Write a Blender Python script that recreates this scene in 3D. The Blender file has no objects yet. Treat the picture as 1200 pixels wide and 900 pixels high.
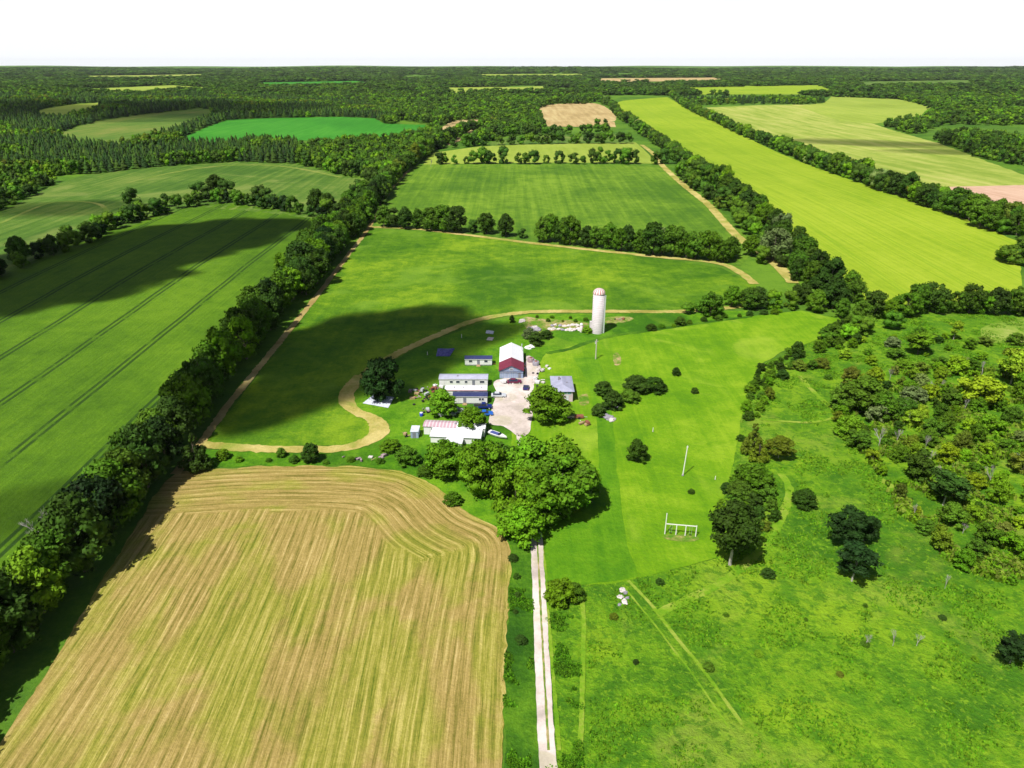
import bpy, math, random
import numpy as np
from mathutils import Vector, Matrix, noise as mnoise
from mathutils.geometry import delaunay_2d_cdt
R = random.Random(7)
rng = np.random.default_rng(7)
scn = bpy.context.scene
C = scn.collection

# ------------------------------------------------------------------ camera model of the place
FP, HZ, CAMH = 820.0, 72.0, 92.0
PT = math.atan((450 - HZ) / FP)
SP, CP = math.sin(PT), math.cos(PT)

def sstep(a, b, v):
    t = np.clip((v - a) / (b - a), 0, 1)
    return t * t * (3 - 2 * t)

def hgt(x, y):
    """gentle relief of the land, flat round the farmstead"""
    x = np.asarray(x, float); y = np.asarray(y, float)
    d = np.hypot(x, y)
    m = sstep(270, 620, d)
    z = m * (2.6 * np.sin(x / 92 + 1.3) * np.cos(y / 140 + .4) + 4.0 * np.sin(x / 270 + y / 330))
    z = z + 2.6 * np.exp(-((x + 190) / 75) ** 2 - ((y - 330) / 95) ** 2)
    z = z + .5 * np.exp(-((x - 75) / 30) ** 2 - ((y - 150) / 45) ** 2)
    z = z * (1 - sstep(2600, 3600, d))
    z = z + 26 * sstep(3600, 7500, d) * (.55 + .45 * np.sin(x / 1500 + .7) * np.cos(x / 610 + 2 + y / 2300))
    return z

def G(px, py, h=0.0):
    """point of the land seen at a place of the 1200x900 photograph"""
    dx = (px - 600) / FP; dy = -(py - 450) / FP
    d = (dx, CP + dy * SP, -SP + dy * CP)
    z = h
    for _ in range(6):
        t = (CAMH - z) / -d[2]
        z = float(hgt(d[0] * t, d[1] * t)) + h
    return Vector((d[0] * t, d[1] * t, z))

def ppm(P):
    return FP / (P[1] * CP + (CAMH - P[2]) * SP)

def pix(x, y, z):
    dz = z - CAMH
    dep = y * CP - dz * SP
    return 600 + FP * x / dep, 450 - FP * (y * SP + dz * CP) / dep

# ------------------------------------------------------------------ materials
def new_mat(name):
    m = bpy.data.materials.new(name); m.use_nodes = True
    nt = m.node_tree
    b = nt.nodes['Principled BSDF']
    b.inputs['Roughness'].default_value = .85
    b.inputs['Specular IOR Level'].default_value = .2
    return m, nt, b

def lin(c):
    return tuple(((v / 255) / 12.92 if v / 255 <= .04045 else ((v / 255 + .055) / 1.055) ** 2.4) for v in c) + (1,)

class N:
    def __init__(s, nt): s.nt = nt; s.l = nt.links
    def add(s, t, **k):
        n = s.nt.nodes.new(t)
        for a, b in k.items(): setattr(n, a, b)
        return n
    def put(s, sock, v):
        if isinstance(v, bpy.types.NodeSocket): s.l.new(v, sock)
        else: sock.default_value = v
    def math(s, op, a, b=0.0, c=None):
        n = s.add('ShaderNodeMath', operation=op); s.put(n.inputs[0], a); s.put(n.inputs[1], b)
        if c is not None: s.put(n.inputs[2], c)
        return n.outputs[0]
    def map(s, vec, rotz=0, scale=(1, 1, 1), loc=(0, 0, 0)):
        n = s.add('ShaderNodeMapping'); s.put(n.inputs[0], vec)
        n.inputs['Rotation'].default_value = (0, 0, rotz); n.inputs['Scale'].default_value = scale; n.inputs['Location'].default_value = loc
        return n.outputs[0]
    def noise(s, vec, scale, detail=4, rough=.55, dist=0):
        n = s.add('ShaderNodeTexNoise'); s.put(n.inputs['Vector'], vec)
        n.inputs['Scale'].default_value = scale; n.inputs['Detail'].default_value = detail
        n.inputs['Roughness'].default_value = rough; n.inputs['Distortion'].default_value = dist
        return n.outputs['Fac']
    def ramp(s, f, stops):
        n = s.add('ShaderNodeValToRGB'); s.put(n.inputs[0], f)
        e = n.color_ramp.elements
        while len(e) < len(stops): e.new(.5)
        for i, (p, c) in enumerate(stops):
            e[i].position = p; e[i].color = c if len(c) == 4 else tuple(c) + (1,)
        return n.outputs[0]
    def step(s, f, a, b):
        n = s.add('ShaderNodeMapRange', interpolation_type='SMOOTHSTEP'); s.put(n.inputs['Value'], f)
        n.inputs['From Min'].default_value = a; n.inputs['From Max'].default_value = b
        return n.outputs[0]
    def mix(s, f, a, b, mode='MIX'):
        n = s.add('ShaderNodeMix', data_type='RGBA', blend_type=mode)
        s.put(n.inputs[0], f); s.put(n.inputs[6], a); s.put(n.inputs[7], b)
        return n.outputs[2]
    def bump(s, b, h, strength, dist):
        n = s.add('ShaderNodeBump'); s.put(n.inputs['Height'], h)
        n.inputs['Strength'].default_value = strength; n.inputs['Distance'].default_value = dist
        s.l.new(n.outputs[0], b.inputs['Normal'])

def grass_mat(name, dark, mid, light, big=.02, row=None, rowdir=0.0, rough=.6, tram=None, patch=None, rowk=.5, fine=1.0, mottle=None):
    """grass or crop: patches at three sizes, drill rows along rowdir, wheel lines (tram: angle, list of offsets)"""
    m, nt, b = new_mat(name); n = N(nt)
    pos = n.add('ShaderNodeNewGeometry').outputs['Position']
    a = n.noise(pos, big, 5, .6, .6); f1 = n.noise(pos, .16 * fine, 6, .65, .3); f2 = n.noise(pos, 1.1 * fine, 5, .7)
    f = n.math('ADD', n.math('MULTIPLY', a, .5), n.math('ADD', n.math('MULTIPLY', f1, .3), n.math('MULTIPLY', f2, .2)))
    if row:
        rv = n.map(pos, -rowdir, (1 / row, .008, 0))
        r1 = n.noise(rv, 1.0, 4, .6, .15)
        f = n.math('ADD', n.math('MULTIPLY', f, 1 - rowk), n.math('MULTIPLY', r1, rowk))
    col = n.ramp(f, [(.42, dark), (.5, mid), (.585, light)])
    if patch:
        pv = n.noise(pos, patch[1], 4, .6, .8)
        col = n.mix(n.math('MULTIPLY', n.step(pv, .52, .68), patch[2]), col, patch[0])
    if mottle:
        for sc_, lo_, hi_, cc_, am_ in mottle:
            mv = n.noise(pos, sc_, 5, .75, .5)
            col = n.mix(n.math('MULTIPLY', n.step(mv, lo_, hi_), am_), col, cc_)
    if tram:
        ang, period, off, colt, amt = tram
        w = n.math('MULTIPLY', n.math('SUBTRACT', n.noise(pos, .011, 2), .5), 3.0)
        sep = n.add('ShaderNodeSeparateXYZ'); n.put(sep.inputs[0], n.map(pos, -ang))
        u = n.math('ADD', sep.outputs[0], w)
        ph = n.math('SUBTRACT', n.math('FRACT', n.math('DIVIDE', n.math('SUBTRACT', u, off), period)), .5)
        dd = n.math('ABSOLUTE', n.math('SUBTRACT', n.math('ABSOLUTE', n.math('MULTIPLY', ph, period)), 1.05))
        ln = n.math('SUBTRACT', 1, n.step(dd, .35, .75))
        ln = n.math('MULTIPLY', ln, n.step(f1, .3, .5))
        col = n.mix(n.math('MULTIPLY', ln, amt), col, colt)
    nt.links.new(col, b.inputs['Base Color'])
    n.bump(b, n.math('ADD', f2, n.noise(pos, .35, 4)), .55, rough)
    return m

def plain_mat(name, col, rough=.6, var=.15, scale=1.5, metal=0, spec=.3, dirt=None, wave=None):
    m, nt, b = new_mat(name); n = N(nt)
    tc = n.add('ShaderNodeTexCoord').outputs['Object']
    f = n.noise(tc, scale, 5, .65)
    c2 = tuple(v * (1 - var) for v in col[:3]) + (1,); c1 = tuple(min(1, v * (1 + var * .6)) for v in col[:3]) + (1,)
    o = n.ramp(f, [(.35, c2), (.65, c1)])
    if dirt:
        d = n.noise(n.map(tc, 0, (1, 1, .25)), scale * 1.7, 6, .7, .4)
        o = n.mix(n.math('MULTIPLY', n.step(d, .52, .72), dirt[1]), o, dirt[0])
    if wave:
        ax, per, col2, amt = wave
        sep = n.add('ShaderNodeSeparateXYZ'); n.put(sep.inputs[0], tc)
        fr = n.math('FRACT', n.math('DIVIDE', sep.outputs[ax], per))
        o = n.mix(n.math('MULTIPLY', n.step(n.math('ABSOLUTE', n.math('SUBTRACT', fr, .5)), .12, .3), amt), o, col2)
        n.bump(b, n.math('SINE', n.math('MULTIPLY', sep.outputs[ax], 6.283 / per)), .4, .04)
    nt.links.new(o, b.inputs['Base Color'])
    b.inputs['Roughness'].default_value = rough; b.inputs['Metallic'].default_value = metal; b.inputs['Specular IOR Level'].default_value = spec
    return m

def leaf_mat(name, merged):
    m, nt, b = new_mat(name); n = N(nt)
    pos = n.add('ShaderNodeNewGeometry').outputs['Position']
    if merged:
        a = n.add('ShaderNodeAttribute'); a.attribute_name = 'tint'; base = a.outputs['Color']
    else:
        base = n.add('ShaderNodeObjectInfo').outputs['Color']
    f = n.noise(pos, .9, 5, .7); g = n.noise(pos, .22, 3, .6)
    v = n.math('ADD', n.math('MULTIPLY', n.math('SUBTRACT', f, .5), 2.3), 1.0)
    v = n.math('ADD', v, n.math('MULTIPLY', n.math('SUBTRACT', g, .5), 1.2))
    v = n.math('MAXIMUM', v, .35)
    hs = n.add('ShaderNodeHueSaturation'); n.put(hs.inputs['Color'], base)
    n.put(hs.inputs['Value'], v)
    n.put(hs.inputs['Hue'], n.math('ADD', .5, n.math('MULTIPLY', n.math('SUBTRACT', g, .5), .035)))
    nt.links.new(hs.outputs[0], b.inputs['Base Color'])
    b.inputs['Roughness'].default_value = .75; b.inputs['Specular IOR Level'].default_value = .15
    return m

LEAF = leaf_mat('foliage', False); LEAFM = leaf_mat('foliage_mass', True)
BARK = plain_mat('bark', (.16, .13, .10, 1), .9, .35, 3)
PALEBARK = plain_mat('pale_bark', (.42, .39, .33, 1), .9, .3, 3)

# greens (albedo)
A = lambda r, g, b: (r, g, b, 1)
M = {}
M['crop_left'] = grass_mat('green_crop', A(.048, .12, .002), A(.075, .17, .003), A(.115, .225, .006), .012, row=.9, rowdir=0, tram=(0, 22.6, -117.5, A(.012, .042, .004), .85), rowk=.2)
M['hay_green'] = grass_mat('hay_meadow', A(.04, .125, .003), A(.088, .20, .004), A(.19, .31, .010), .018, row=2.4, rowdir=.0, rowk=.08, patch=(A(.15, .28, .02), .03, .6))
M['hay_green2'] = grass_mat('hay_meadow_far', A(.055, .14, .007), A(.10, .205, .010), A(.17, .29, .02), .014, row=4, rowdir=math.radians(90), rowk=.25)
M['lawn'] = grass_mat('mown_lawn', A(.085, .22, .002), A(.135, .285, .003), A(.22, .36, .012), .02, row=1.6, rowdir=0, rowk=.15, patch=(A(.33, .44, .04), .035, .5))
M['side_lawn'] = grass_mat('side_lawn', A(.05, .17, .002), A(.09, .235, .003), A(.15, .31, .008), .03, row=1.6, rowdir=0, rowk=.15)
M['farm_grass'] = grass_mat('farm_grass', A(.035, .125, .002), A(.075, .21, .003), A(.15, .31, .008), .03, mottle=[(.5, .53, .62, A(.04, .14, .003), .5)], patch=(A(.15, .27, .012), .05, .45))
M['rough'] = grass_mat('rough_meadow', A(.045, .15, .004), A(.11, .26, .005), A(.21, .36, .010), .03, patch=(A(.24, .33, .035), .045, .65), rough=2.2, mottle=[(.42, .50, .60, A(.045, .15, .004), .75), (.9, .53, .62, A(.20, .36, .012), .7), (.12, .53, .62, A(.06, .19, .006), .6)])
M['rough_pale'] = grass_mat('rough_meadow_pale', A(.10, .21, .02), A(.19, .30, .03), A(.30, .36, .08), .03)
M['yellow'] = grass_mat('yellow_crop', A(.19, .31, .008), A(.25, .36, .014), A(.31, .41, .024), .007, row=1.6, rowdir=math.radians(-3.8), rowk=.4, tram=(math.radians(-3.8), 31, 12, A(.15, .30, .004), .4))
M['pale_field'] = grass_mat('pale_field', A(.20, .29, .03), A(.30, .37, .06), A(.42, .44, .11), .005, row=14, rowdir=math.radians(-40), rowk=.4)
M['pale_field2'] = grass_mat('pale_field_far', A(.22, .30, .03), A(.27, .36, .045), A(.33, .40, .06), .005, row=10, rowdir=math.radians(-60), rowk=.3)
M['meadow_left'] = grass_mat('rolling_meadow', A(.045, .115, .010), A(.08, .165, .016), A(.15, .22, .035), .014, row=4, rowdir=math.radians(70), rowk=.35, patch=(A(.22, .27, .06), .012, .6))
M['olive'] = grass_mat('olive_field', A(.065, .15, .015), A(.11, .19, .022), A(.20, .22, .045), .008, row=9, rowdir=math.radians(70), rowk=.3)
M['emerald'] = grass_mat('emerald_field', A(.028, .185, .010), A(.038, .225, .013), A(.06, .27, .018), .006, row=6, rowdir=math.radians(80), rowk=.3)
M['tan'] = grass_mat('tan_field', A(.34, .25, .10), A(.46, .34, .15), A(.52, .43, .20), .01, row=9, rowdir=0, rowk=.4)
M['pink_soil'] = grass_mat('pale_bare_soil', A(.48, .30, .20), A(.56, .37, .26), A(.62, .44, .32), .01, row=4, rowdir=math.radians(-60), rowk=.3)
M['brown'] = grass_mat('bare_soil_track', A(.30, .22, .07), A(.40, .31, .11), A(.48, .40, .17), .03)
M['track'] = grass_mat('mown_track', A(.28, .26, .05), A(.42, .36, .10), A(.55, .46, .17), .05, patch=(A(.20, .30, .03), .08, .6))
M['path'] = grass_mat('grass_path', A(.10, .25, .006), A(.17, .31, .012), A(.28, .35, .05), .12)
M['meadow_path'] = grass_mat('meadow_path', A(.12, .21, .02), A(.17, .24, .035), A(.26, .28, .07), .03)
M['worn'] = grass_mat('worn_grass', A(.07, .20, .005), A(.22, .25, .05), A(.46, .34, .18), .25, patch=(A(.09, .26, .006), .35, .9))
M['ground'] = grass_mat('land', A(.045, .125, .008), A(.075, .175, .010), A(.12, .24, .014), .01, patch=(A(.12, .21, .03), .002, .5))
M['verge'] = grass_mat('verge_grass', A(.022, .085, .003), A(.048, .145, .004), A(.10, .23, .008), .06, rough=1.0)
M['gravel'] = grass_mat('white_gravel', A(.42, .36, .32), A(.56, .48, .44), A(.68, .61, .57), .08, patch=(A(.40, .38, .20), .12, .45), rough=.15)
M['rubble_ground'] = grass_mat('rubble_ground', A(.16, .2, .05), A(.35, .3, .2), A(.6, .55, .5), .2, rough=.6, fine=3)

def stubble_mat():
    m, nt, b = new_mat('stubble'); n = N(nt)
    pos = n.add('ShaderNodeNewGeometry').outputs['Position']
    at = n.add('ShaderNodeAttribute'); at.attribute_name = 'headland'
    sh = n.add('ShaderNodeSeparateXYZ'); n.put(sh.inputs[0], at.outputs['Vector'])
    sp = n.add('ShaderNodeSeparateXYZ'); n.put(sp.inputs[0], pos)
    wob = n.math('MULTIPLY', n.math('SUBTRACT', n.noise(pos, .03, 2), .5), .7)
    def rows(u, v, per):
        cv = n.add('ShaderNodeCombineXYZ')
        n.put(cv.inputs[0], n.math('DIVIDE', n.math('ADD', u, wob), per)); n.put(cv.inputs[1], n.math('MULTIPLY', v, .014))
        fine = n.noise(cv.outputs[0], 4.0, 6, .78)
        sw = n.math('MULTIPLY', n.math('ADD', n.math('SINE', n.math('MULTIPLY', n.math('ADD', u, wob), 6.283 / per)), 1), .5)
        cv2 = n.add('ShaderNodeCombineXYZ'); n.put(cv2.inputs[0], n.math('DIVIDE', u, 9.0)); n.put(cv2.inputs[1], n.math('MULTIPLY', v, .02))
        return fine, sw, n.noise(cv2.outputs[0], 1.0, 3, .6)
    a1, s1, b1 = rows(sh.outputs[0], sh.outputs[1], 1.9)
    a2, s2, b2 = rows(n.math('ADD', sp.outputs[0], n.math('MULTIPLY', n.math('SUBTRACT', sp.outputs[1], 110), .03)), sp.outputs[1], 1.9)
    edge = n.math('ADD', sh.outputs[0], n.math('MULTIPLY', n.math('SUBTRACT', n.noise(pos, .07, 4, .7), .5), 9))
    k = n.step(edge, 18.5, 20)
    mixv = lambda p, q: n.math('ADD', n.math('MULTIPLY', p, n.math('SUBTRACT', 1, k)), n.math('MULTIPLY', q, k))
    fine, sw, bg = mixv(a1, a2), mixv(s1, s2), mixv(b1, b2)
    patch = n.noise(pos, .035, 5, .6, .5)
    f = n.math('ADD', n.math('MULTIPLY', fine, .68), n.math('ADD', n.math('MULTIPLY', sw, .06), n.math('ADD', n.math('MULTIPLY', bg, .12), n.math('MULTIPLY', n.noise(pos, .8, 5, .75), .14))))
    straw = n.ramp(f, [(.39, A(.13, .125, .015)), (.47, A(.28, .215, .055)), (.54, A(.38, .28, .09)), (.64, A(.58, .46, .19))])
    green = n.ramp(f, [(.39, A(.09, .14, .006)), (.50, A(.24, .25, .025)), (.63, A(.48, .42, .11))])
    gm = n.step(n.math('ADD', n.math('MULTIPLY', patch, .55), n.math('MULTIPLY', bg, .45)), .46, .56)
    col = n.mix(n.math('MULTIPLY', gm, .8), straw, green)
    # faint crossing wheel marks, a turning bare patch
    for (ang, off, wdt, y0, y1) in ((math.radians(38), 26.5, .8, 96, 142), (math.radians(36), 24, .5, 98, 136), (math.radians(-25), -66, .6, 92, 118)):
        sx = n.add('ShaderNodeSeparateXYZ'); n.put(sx.inputs[0], n.map(pos, ang))
        dd = n.math('ABSOLUTE', n.math('ADD', n.math('SUBTRACT', sx.outputs[0], off), n.math('MULTIPLY', wob, 7)))
        am = n.math('MULTIPLY', n.step(sp.outputs[1], y0, y0 + 14), n.math('SUBTRACT', 1, n.step(sp.outputs[1], y1 - 12, y1)))
        am = n.math('MULTIPLY', am, n.step(n.noise(pos, .5, 3), .35, .6))
        col = n.mix(n.math('MULTIPLY', n.math('MULTIPLY', n.math('SUBTRACT', 1, n.step(dd, wdt * .2, wdt)), .45), am), col, A(.50, .36, .19))
    hard = n.noise(pos, 2.4, 4, .8)
    col = n.mix(.7, col, n.ramp(hard, [(.3, A(.42, .42, .42)), (.7, A(.62, .62, .62))]), 'OVERLAY')
    nt.links.new(col, b.inputs['Base Color'])
    n.bump(b, n.math('ADD', fine, n.noise(pos, 2, 4, .7)), .6, .35)
    return m
M['stubble'] = stubble_mat()

# ------------------------------------------------------------------ helpers for objects
def link(o, parent=None):
    C.objects.link(o)
    if parent is not None: o.parent = parent
    return o

def mesh_obj(name, verts, faces, mat, parent=None, smooth=False):
    me = bpy.data.meshes.new(name); me.from_pydata([tuple(v) for v in verts], [], faces)
    me.materials.append(mat)
    if smooth:
        me.polygons.foreach_set('use_smooth', [True] * len(me.polygons))
    me.update()
    return link(bpy.data.objects.new(name, me), parent)

def np_mesh(name, V, faces_list, mat, tint=None, smooth=False):
    """V (n,3) array; faces_list: list of (m,k) int arrays"""
    me = bpy.data.meshes.new(name)
    loops = np.concatenate([f.ravel() for f in faces_list]).astype(np.int32)
    sizes = np.concatenate([np.full(len(f), f.shape[1], np.int32) for f in faces_list])
    starts = np.concatenate([[0], np.cumsum(sizes)[:-1]]).astype(np.int32)
    me.vertices.add(len(V)); me.vertices.foreach_set('co', V.astype(np.float32).ravel())
    me.loops.add(len(loops)); me.loops.foreach_set('vertex_index', loops)
    me.polygons.add(len(sizes)); me.polygons.foreach_set('loop_start', starts)
    me.update(calc_edges=True)
    me.validate()
    if tint is not None:
        a = me.attributes.new('tint', 'FLOAT_COLOR', 'POINT')
        a.data.foreach_set('color', np.concatenate([tint, np.ones((len(tint), 1))], 1).astype(np.float32).ravel())
    if smooth: me.polygons.foreach_set('use_smooth', np.ones(len(me.polygons), bool))
    me.materials.append(mat)
    return me

def thing(name, label, cat, loc=(0, 0, 0), rz=0.0, group=None):
    o = bpy.data.objects.new(name, None); o.empty_display_size = .5
    C.objects.link(o); o.location = loc; o.rotation_euler = (0, 0, rz)
    o['label'] = label; o['category'] = cat
    if group: o['group'] = group
    return o

def tag(o, label, cat, group=None, kind=None):
    o['label'] = label; o['category'] = cat
    if group: o['group'] = group
    if kind: o['kind'] = kind
    return o

class MB:
    def __init__(s): s.v = []; s.f = []
    def _add(s, v, f):
        n = len(s.v); s.v += [Vector(q) for q in v]; s.f += [[i + n for i in q] for q in f]; return s
    def box(s, x0, x1, y0, y1, z0, z1, rz=0, c=None, bev=0):
        v = [(x, y, z) for z in (z0, z1) for y in (y0, y1) for x in (x0, x1)]
        if rz:
            cx, cy = c or ((x0 + x1) / 2, (y0 + y1) / 2); ca, sa = math.cos(rz), math.sin(rz)
            v = [(cx + (x - cx) * ca - (y - cy) * sa, cy + (x - cx) * sa + (y - cy) * ca, z) for x, y, z in v]
        return s._add(v, [(0, 2, 3, 1), (4, 5, 7, 6), (0, 1, 5, 4), (1, 3, 7, 5), (3, 2, 6, 7), (2, 0, 4, 6)])
    def prism(s, prof, y0, y1, axis='y', top=1.0):
        """profile (a, z) extruded; axis y: a is x. axis x: a is y"""
        n = len(prof)
        if axis == 'y': v = [(a, y0, z) for a, z in prof] + [(a, y1, z) for a, z in prof]
        else: v = [(y0, a, z) for a, z in prof] + [(y1, a, z) for a, z in prof]
        f = [list(range(n))[::-1], list(range(n, 2 * n))] + [[i, (i + 1) % n, n + (i + 1) % n, n + i] for i in range(n)]
        return s._add(v, f)
    def tube(s, p, q, r0, r1=None, n=8, cap=True):
        p, q = Vector(p), Vector(q); r1 = r0 if r1 is None else r1
        d = (q - p).normalized(); a = d.orthogonal().normalized(); b = d.cross(a)
        v = [p + (a * math.cos(t) + b * math.sin(t)) * r0 for t in [6.28319 * i / n for i in range(n)]] + \
            [q + (a * math.cos(t) + b * math.sin(t)) * r1 for t in [6.28319 * i / n for i in range(n)]]
        f = [[i, (i + 1) % n, n + (i + 1) % n, n + i] for i in range(n)]
        if cap: f += [list(range(n))[::-1], list(range(n, 2 * n))]
        return s._add(v, f)
    def build(s, name, mat, parent=None, smooth=False, bevel=0):
        o = mesh_obj(name, s.v, s.f, mat, parent, smooth)
        if bevel:
            b = o.modifiers.new('bevel', 'BEVEL'); b.width = bevel; b.segments = 2; b.limit_method = 'ANGLE'
        return o

# ------------------------------------------------------------------ land and fields
def inpoly(x, y, poly):
    x = np.asarray(x); y = np.asarray(y); r = np.zeros(x.shape, bool); n = len(poly)
    for i in range(n):
        x0, y0 = poly[i]; x1, y1 = poly[(i + 1) % n]
        if y0 == y1: continue
        c = ((y0 > y) != (y1 > y)) & (x < (x1 - x0) * (y - y0) / (y1 - y0) + x0)
        r ^= c
    return r

def lift(x, y):
    return .12 * sstep(430, 900, np.hypot(x, y)) + .8 * sstep(1500, 4000, np.hypot(x, y))

def smooth_line(pts, closed, k=5):
    out = []; n = len(pts)
    rngi = range(n if closed else n - 1)
    for i in rngi:
        g = lambda j: Vector(pts[j % n] if closed else pts[max(0, min(n - 1, j))])
        p0, p1, p2, p3 = g(i - 1), g(i), g(i + 1), g(i + 2)
        for a in range(k):
            t = a / k
            out.append(tuple(.5 * ((2 * p1) + (p2 - p0) * t + (2 * p0 - 5 * p1 + 4 * p2 - p3) * t * t + (3 * p1 - p0 - 3 * p2 + p3) * t ** 3)))
    if not closed: out.append(tuple(pts[-1]))
    return out

def sheet(name, poly, mat, layer, cell, label, curved=False, jit=.35, pxpoly=True):
    pts = [tuple(G(*p)[:2]) for p in poly] if pxpoly else poly
    if curved: pts = smooth_line(pts, True)
    # densify the edge and make it ragged
    e = []
    for i in range(len(pts)):
        a, b = Vector(pts[i]), Vector(pts[(i + 1) % len(pts)])
        L = (b - a).length; k = max(1, int(L / (cell * .7)))
        for j in range(k):
            q = a.lerp(b, j / k)
            nn = mnoise.noise(Vector((q.x / 6, q.y / 6, layer * 7.3))) + .6 * mnoise.noise(Vector((q.x / 1.7, q.y / 1.7, layer)))
            d = (b - a).normalized()
            e.append((q.x - d.y * nn * jit * 2, q.y + d.x * nn * jit * 2))
    E_ = np.array(e)
    gx = np.arange(E_[:, 0].min(), E_[:, 0].max(), cell); gy = np.arange(E_[:, 1].min(), E_[:, 1].max(), cell)
    X, Y = np.meshgrid(gx, gy); X = X.ravel(); Y = Y.ravel()
    ins = inpoly(X, Y, e)
    X, Y = X[ins], Y[ins]
    co = [Vector(q) for q in e] + [Vector((a, b)) for a, b in zip(X, Y)]
    r = delaunay_2d_cdt(co, [], [list(range(len(e)))], 1, 1e-4)
    vv = np.array([tuple(v) for v in r[0]]); ff = r[2]
    z = hgt(vv[:, 0], vv[:, 1]) + lift(vv[:, 0], vv[:, 1]) + .03 * layer
    me = bpy.data.meshes.new(name)
    me.from_pydata(np.column_stack([vv, z]).tolist(), [], [list(f) for f in ff])
    if len(me.polygons) and me.polygons[0].normal.z < 0: me.flip_normals()
    me.polygons.foreach_set('use_smooth', [True] * len(me.polygons)); me.materials.append(mat); me.update()
    o = bpy.data.objects.new(name, me); C.objects.link(o)
    tag(o, label, name.replace('_', ' ') if name.count('_') < 2 else name.split('_')[-1], kind='structure')
    return o

def ribbon(name, px, w, mat, layer, label, wfun=None):
    pts = smooth_line([tuple(G(*p)[:2]) for p in px], False, 8); dn = [pts[0]]
    for q in pts[1:]:
        a = Vector(dn[-1]); b = Vector(q); k = max(1, int((b - a).length / (.8 if b.length < 300 else 2.5)))
        dn += [tuple(a.lerp(b, (i + 1) / k)) for i in range(k)]
    pts = dn
    L, Rr = [], []
    for i, p in enumerate(pts):
        a = Vector(pts[max(0, i - 1)]); b = Vector(pts[min(len(pts) - 1, i + 1)]); d = (b - a).normalized()
        n1, n2 = [(mnoise.noise(Vector((p[0] / 5, p[1] / 5, layer + o_))) * .4 + mnoise.noise(Vector((p[0] / .9, p[1] / .9, layer + o_))) * .55) * (min(1.2, w * .35) if 'driveway' not in name else .25) for o_ in (0, 9)]
        L.append((p[0] - d.y * (w / 2 + n1), p[1] + d.x * (w / 2 + n1))); Rr.append((p[0] + d.y * (w / 2 + n2), p[1] - d.x * (w / 2 + n2)))
    k = 3; V = []
    for l, r in zip(L, Rr):
        for j in range(k + 1):
            q = Vector(l).lerp(Vector(r), j / k); V.append((q.x, q.y))
    V = np.array(V)
    z = hgt(V[:, 0], V[:, 1]) + lift(V[:, 0], V[:, 1]) + .03 * layer + .02 * (np.hypot(V[:, 0], V[:, 1]) > 300)
    F = []
    for i in range(len(L) - 1):
        for j in range(k): F.append((i * (k + 1) + j, i * (k + 1) + j + 1, (i + 1) * (k + 1) + j + 1, (i + 1) * (k + 1) + j))
    o = mesh_obj(name, np.column_stack([V, z]), F, mat, smooth=True)
    if o.data.polygons[0].normal.z < 0: o.data.flip_normals()
    tag(o, label, name.replace('_', ' '), kind='structure')
    return o

# base land
def axis(a, b, fine, mid, lo_, hi_, far=14000):
    l = list(np.arange(a, b, fine)); x = b
    while x < hi_: l.append(x); x += mid
    while x < far: l.append(x); x += 260
    x = a - mid
    while x > lo_: l.insert(0, x); x -= mid
    while x > (-far if lo_ < -1000 else -700): l.insert(0, x); x -= 260
    return np.array(l)
ax_ = axis(-460, 460, 8, 24, -2400, 2400); ay_ = axis(-60, 780, 8, 24, -300, 3000)
X, Y = np.meshgrid(ax_, ay_)
V = np.column_stack([X.ravel(), Y.ravel(), (hgt(X, Y) - .04).ravel()])
nx, ny = len(ax_), len(ay_)
I = (np.arange(ny - 1)[:, None] * nx + np.arange(nx - 1)[None]).ravel()
me = np_mesh('ground', V, [np.column_stack([I, I + 1, I + nx + 1, I + nx])], M['ground'], smooth=True)
g = bpy.data.objects.new('ground', me); C.objects.link(g); tag(g, 'rolling green farmland running out to the horizon', 'ground', kind='structure')

F_ = {}
F_['left'] = [(-420, 900), (-420, 395), (-60, 345), (0, 322), (60, 297), (140, 266), (200, 247), (232, 240), (270, 238), (300, 242), (345, 247), (380, 257), (392, 262), (330, 345), (240, 450), (150, 555), (60, 665), (-40, 775), (-110, 900)]
F_['meadow'] = [(-160, 350), (-60, 262), (0, 250), (60, 218), (100, 205), (180, 196), (270, 190), (345, 192), (400, 206), (440, 213), (425, 245), (380, 258), (300, 248), (232, 243), (140, 268), (60, 300), (0, 325)]
F_['olive'] = [(64, 159), (100, 167), (135, 171), (165, 163), (205, 151), (255, 131), (235, 127), (180, 133), (125, 140), (90, 149)]
F_['emerald'] = [(208, 165), (240, 150), (265, 141), (300, 139), (400, 137), (440, 139), (450, 145), (512, 147), (490, 156), (460, 164), (400, 163), (350, 165), (300, 161), (250, 167)]
F_['strip'] = [(30, 133), (60, 126), (90, 122), (128, 120), (110, 127), (75, 135)]
F_['tanA'] = [(518, 150), (535, 141), (565, 141), (570, 150), (548, 160), (528, 170), (522, 165)]
F_['tanB'] = [(633, 127), (650, 122), (702, 122), (720, 142), (640, 142)]
F_['tanC'] = [(635, 141), (720, 143), (722, 149), (636, 148)]
F_['small'] = [(496, 193), (502, 180), (560, 172), (640, 169), (745, 167), (772, 192)]
F_['small2'] = [(560, 172), (600, 160), (726, 156), (745, 168)]
F_['C1'] = [(482, 196), (500, 193), (620, 193), (780, 194), (822, 228), (862, 262), (885, 290), (868, 312), (780, 303), (650, 290), (540, 275), (440, 262), (448, 247)]
F_['C2'] = [(432, 268), (520, 273), (640, 288), (760, 301), (845, 314), (890, 336), (900, 345), (878, 358), (800, 364), (700, 363), (622, 364), (560, 377), (500, 401), (440, 432), (414, 455), (410, 478), (430, 489), (450, 500), (438, 516), (400, 522), (300, 523), (235, 522), (262, 490), (345, 385)]
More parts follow.
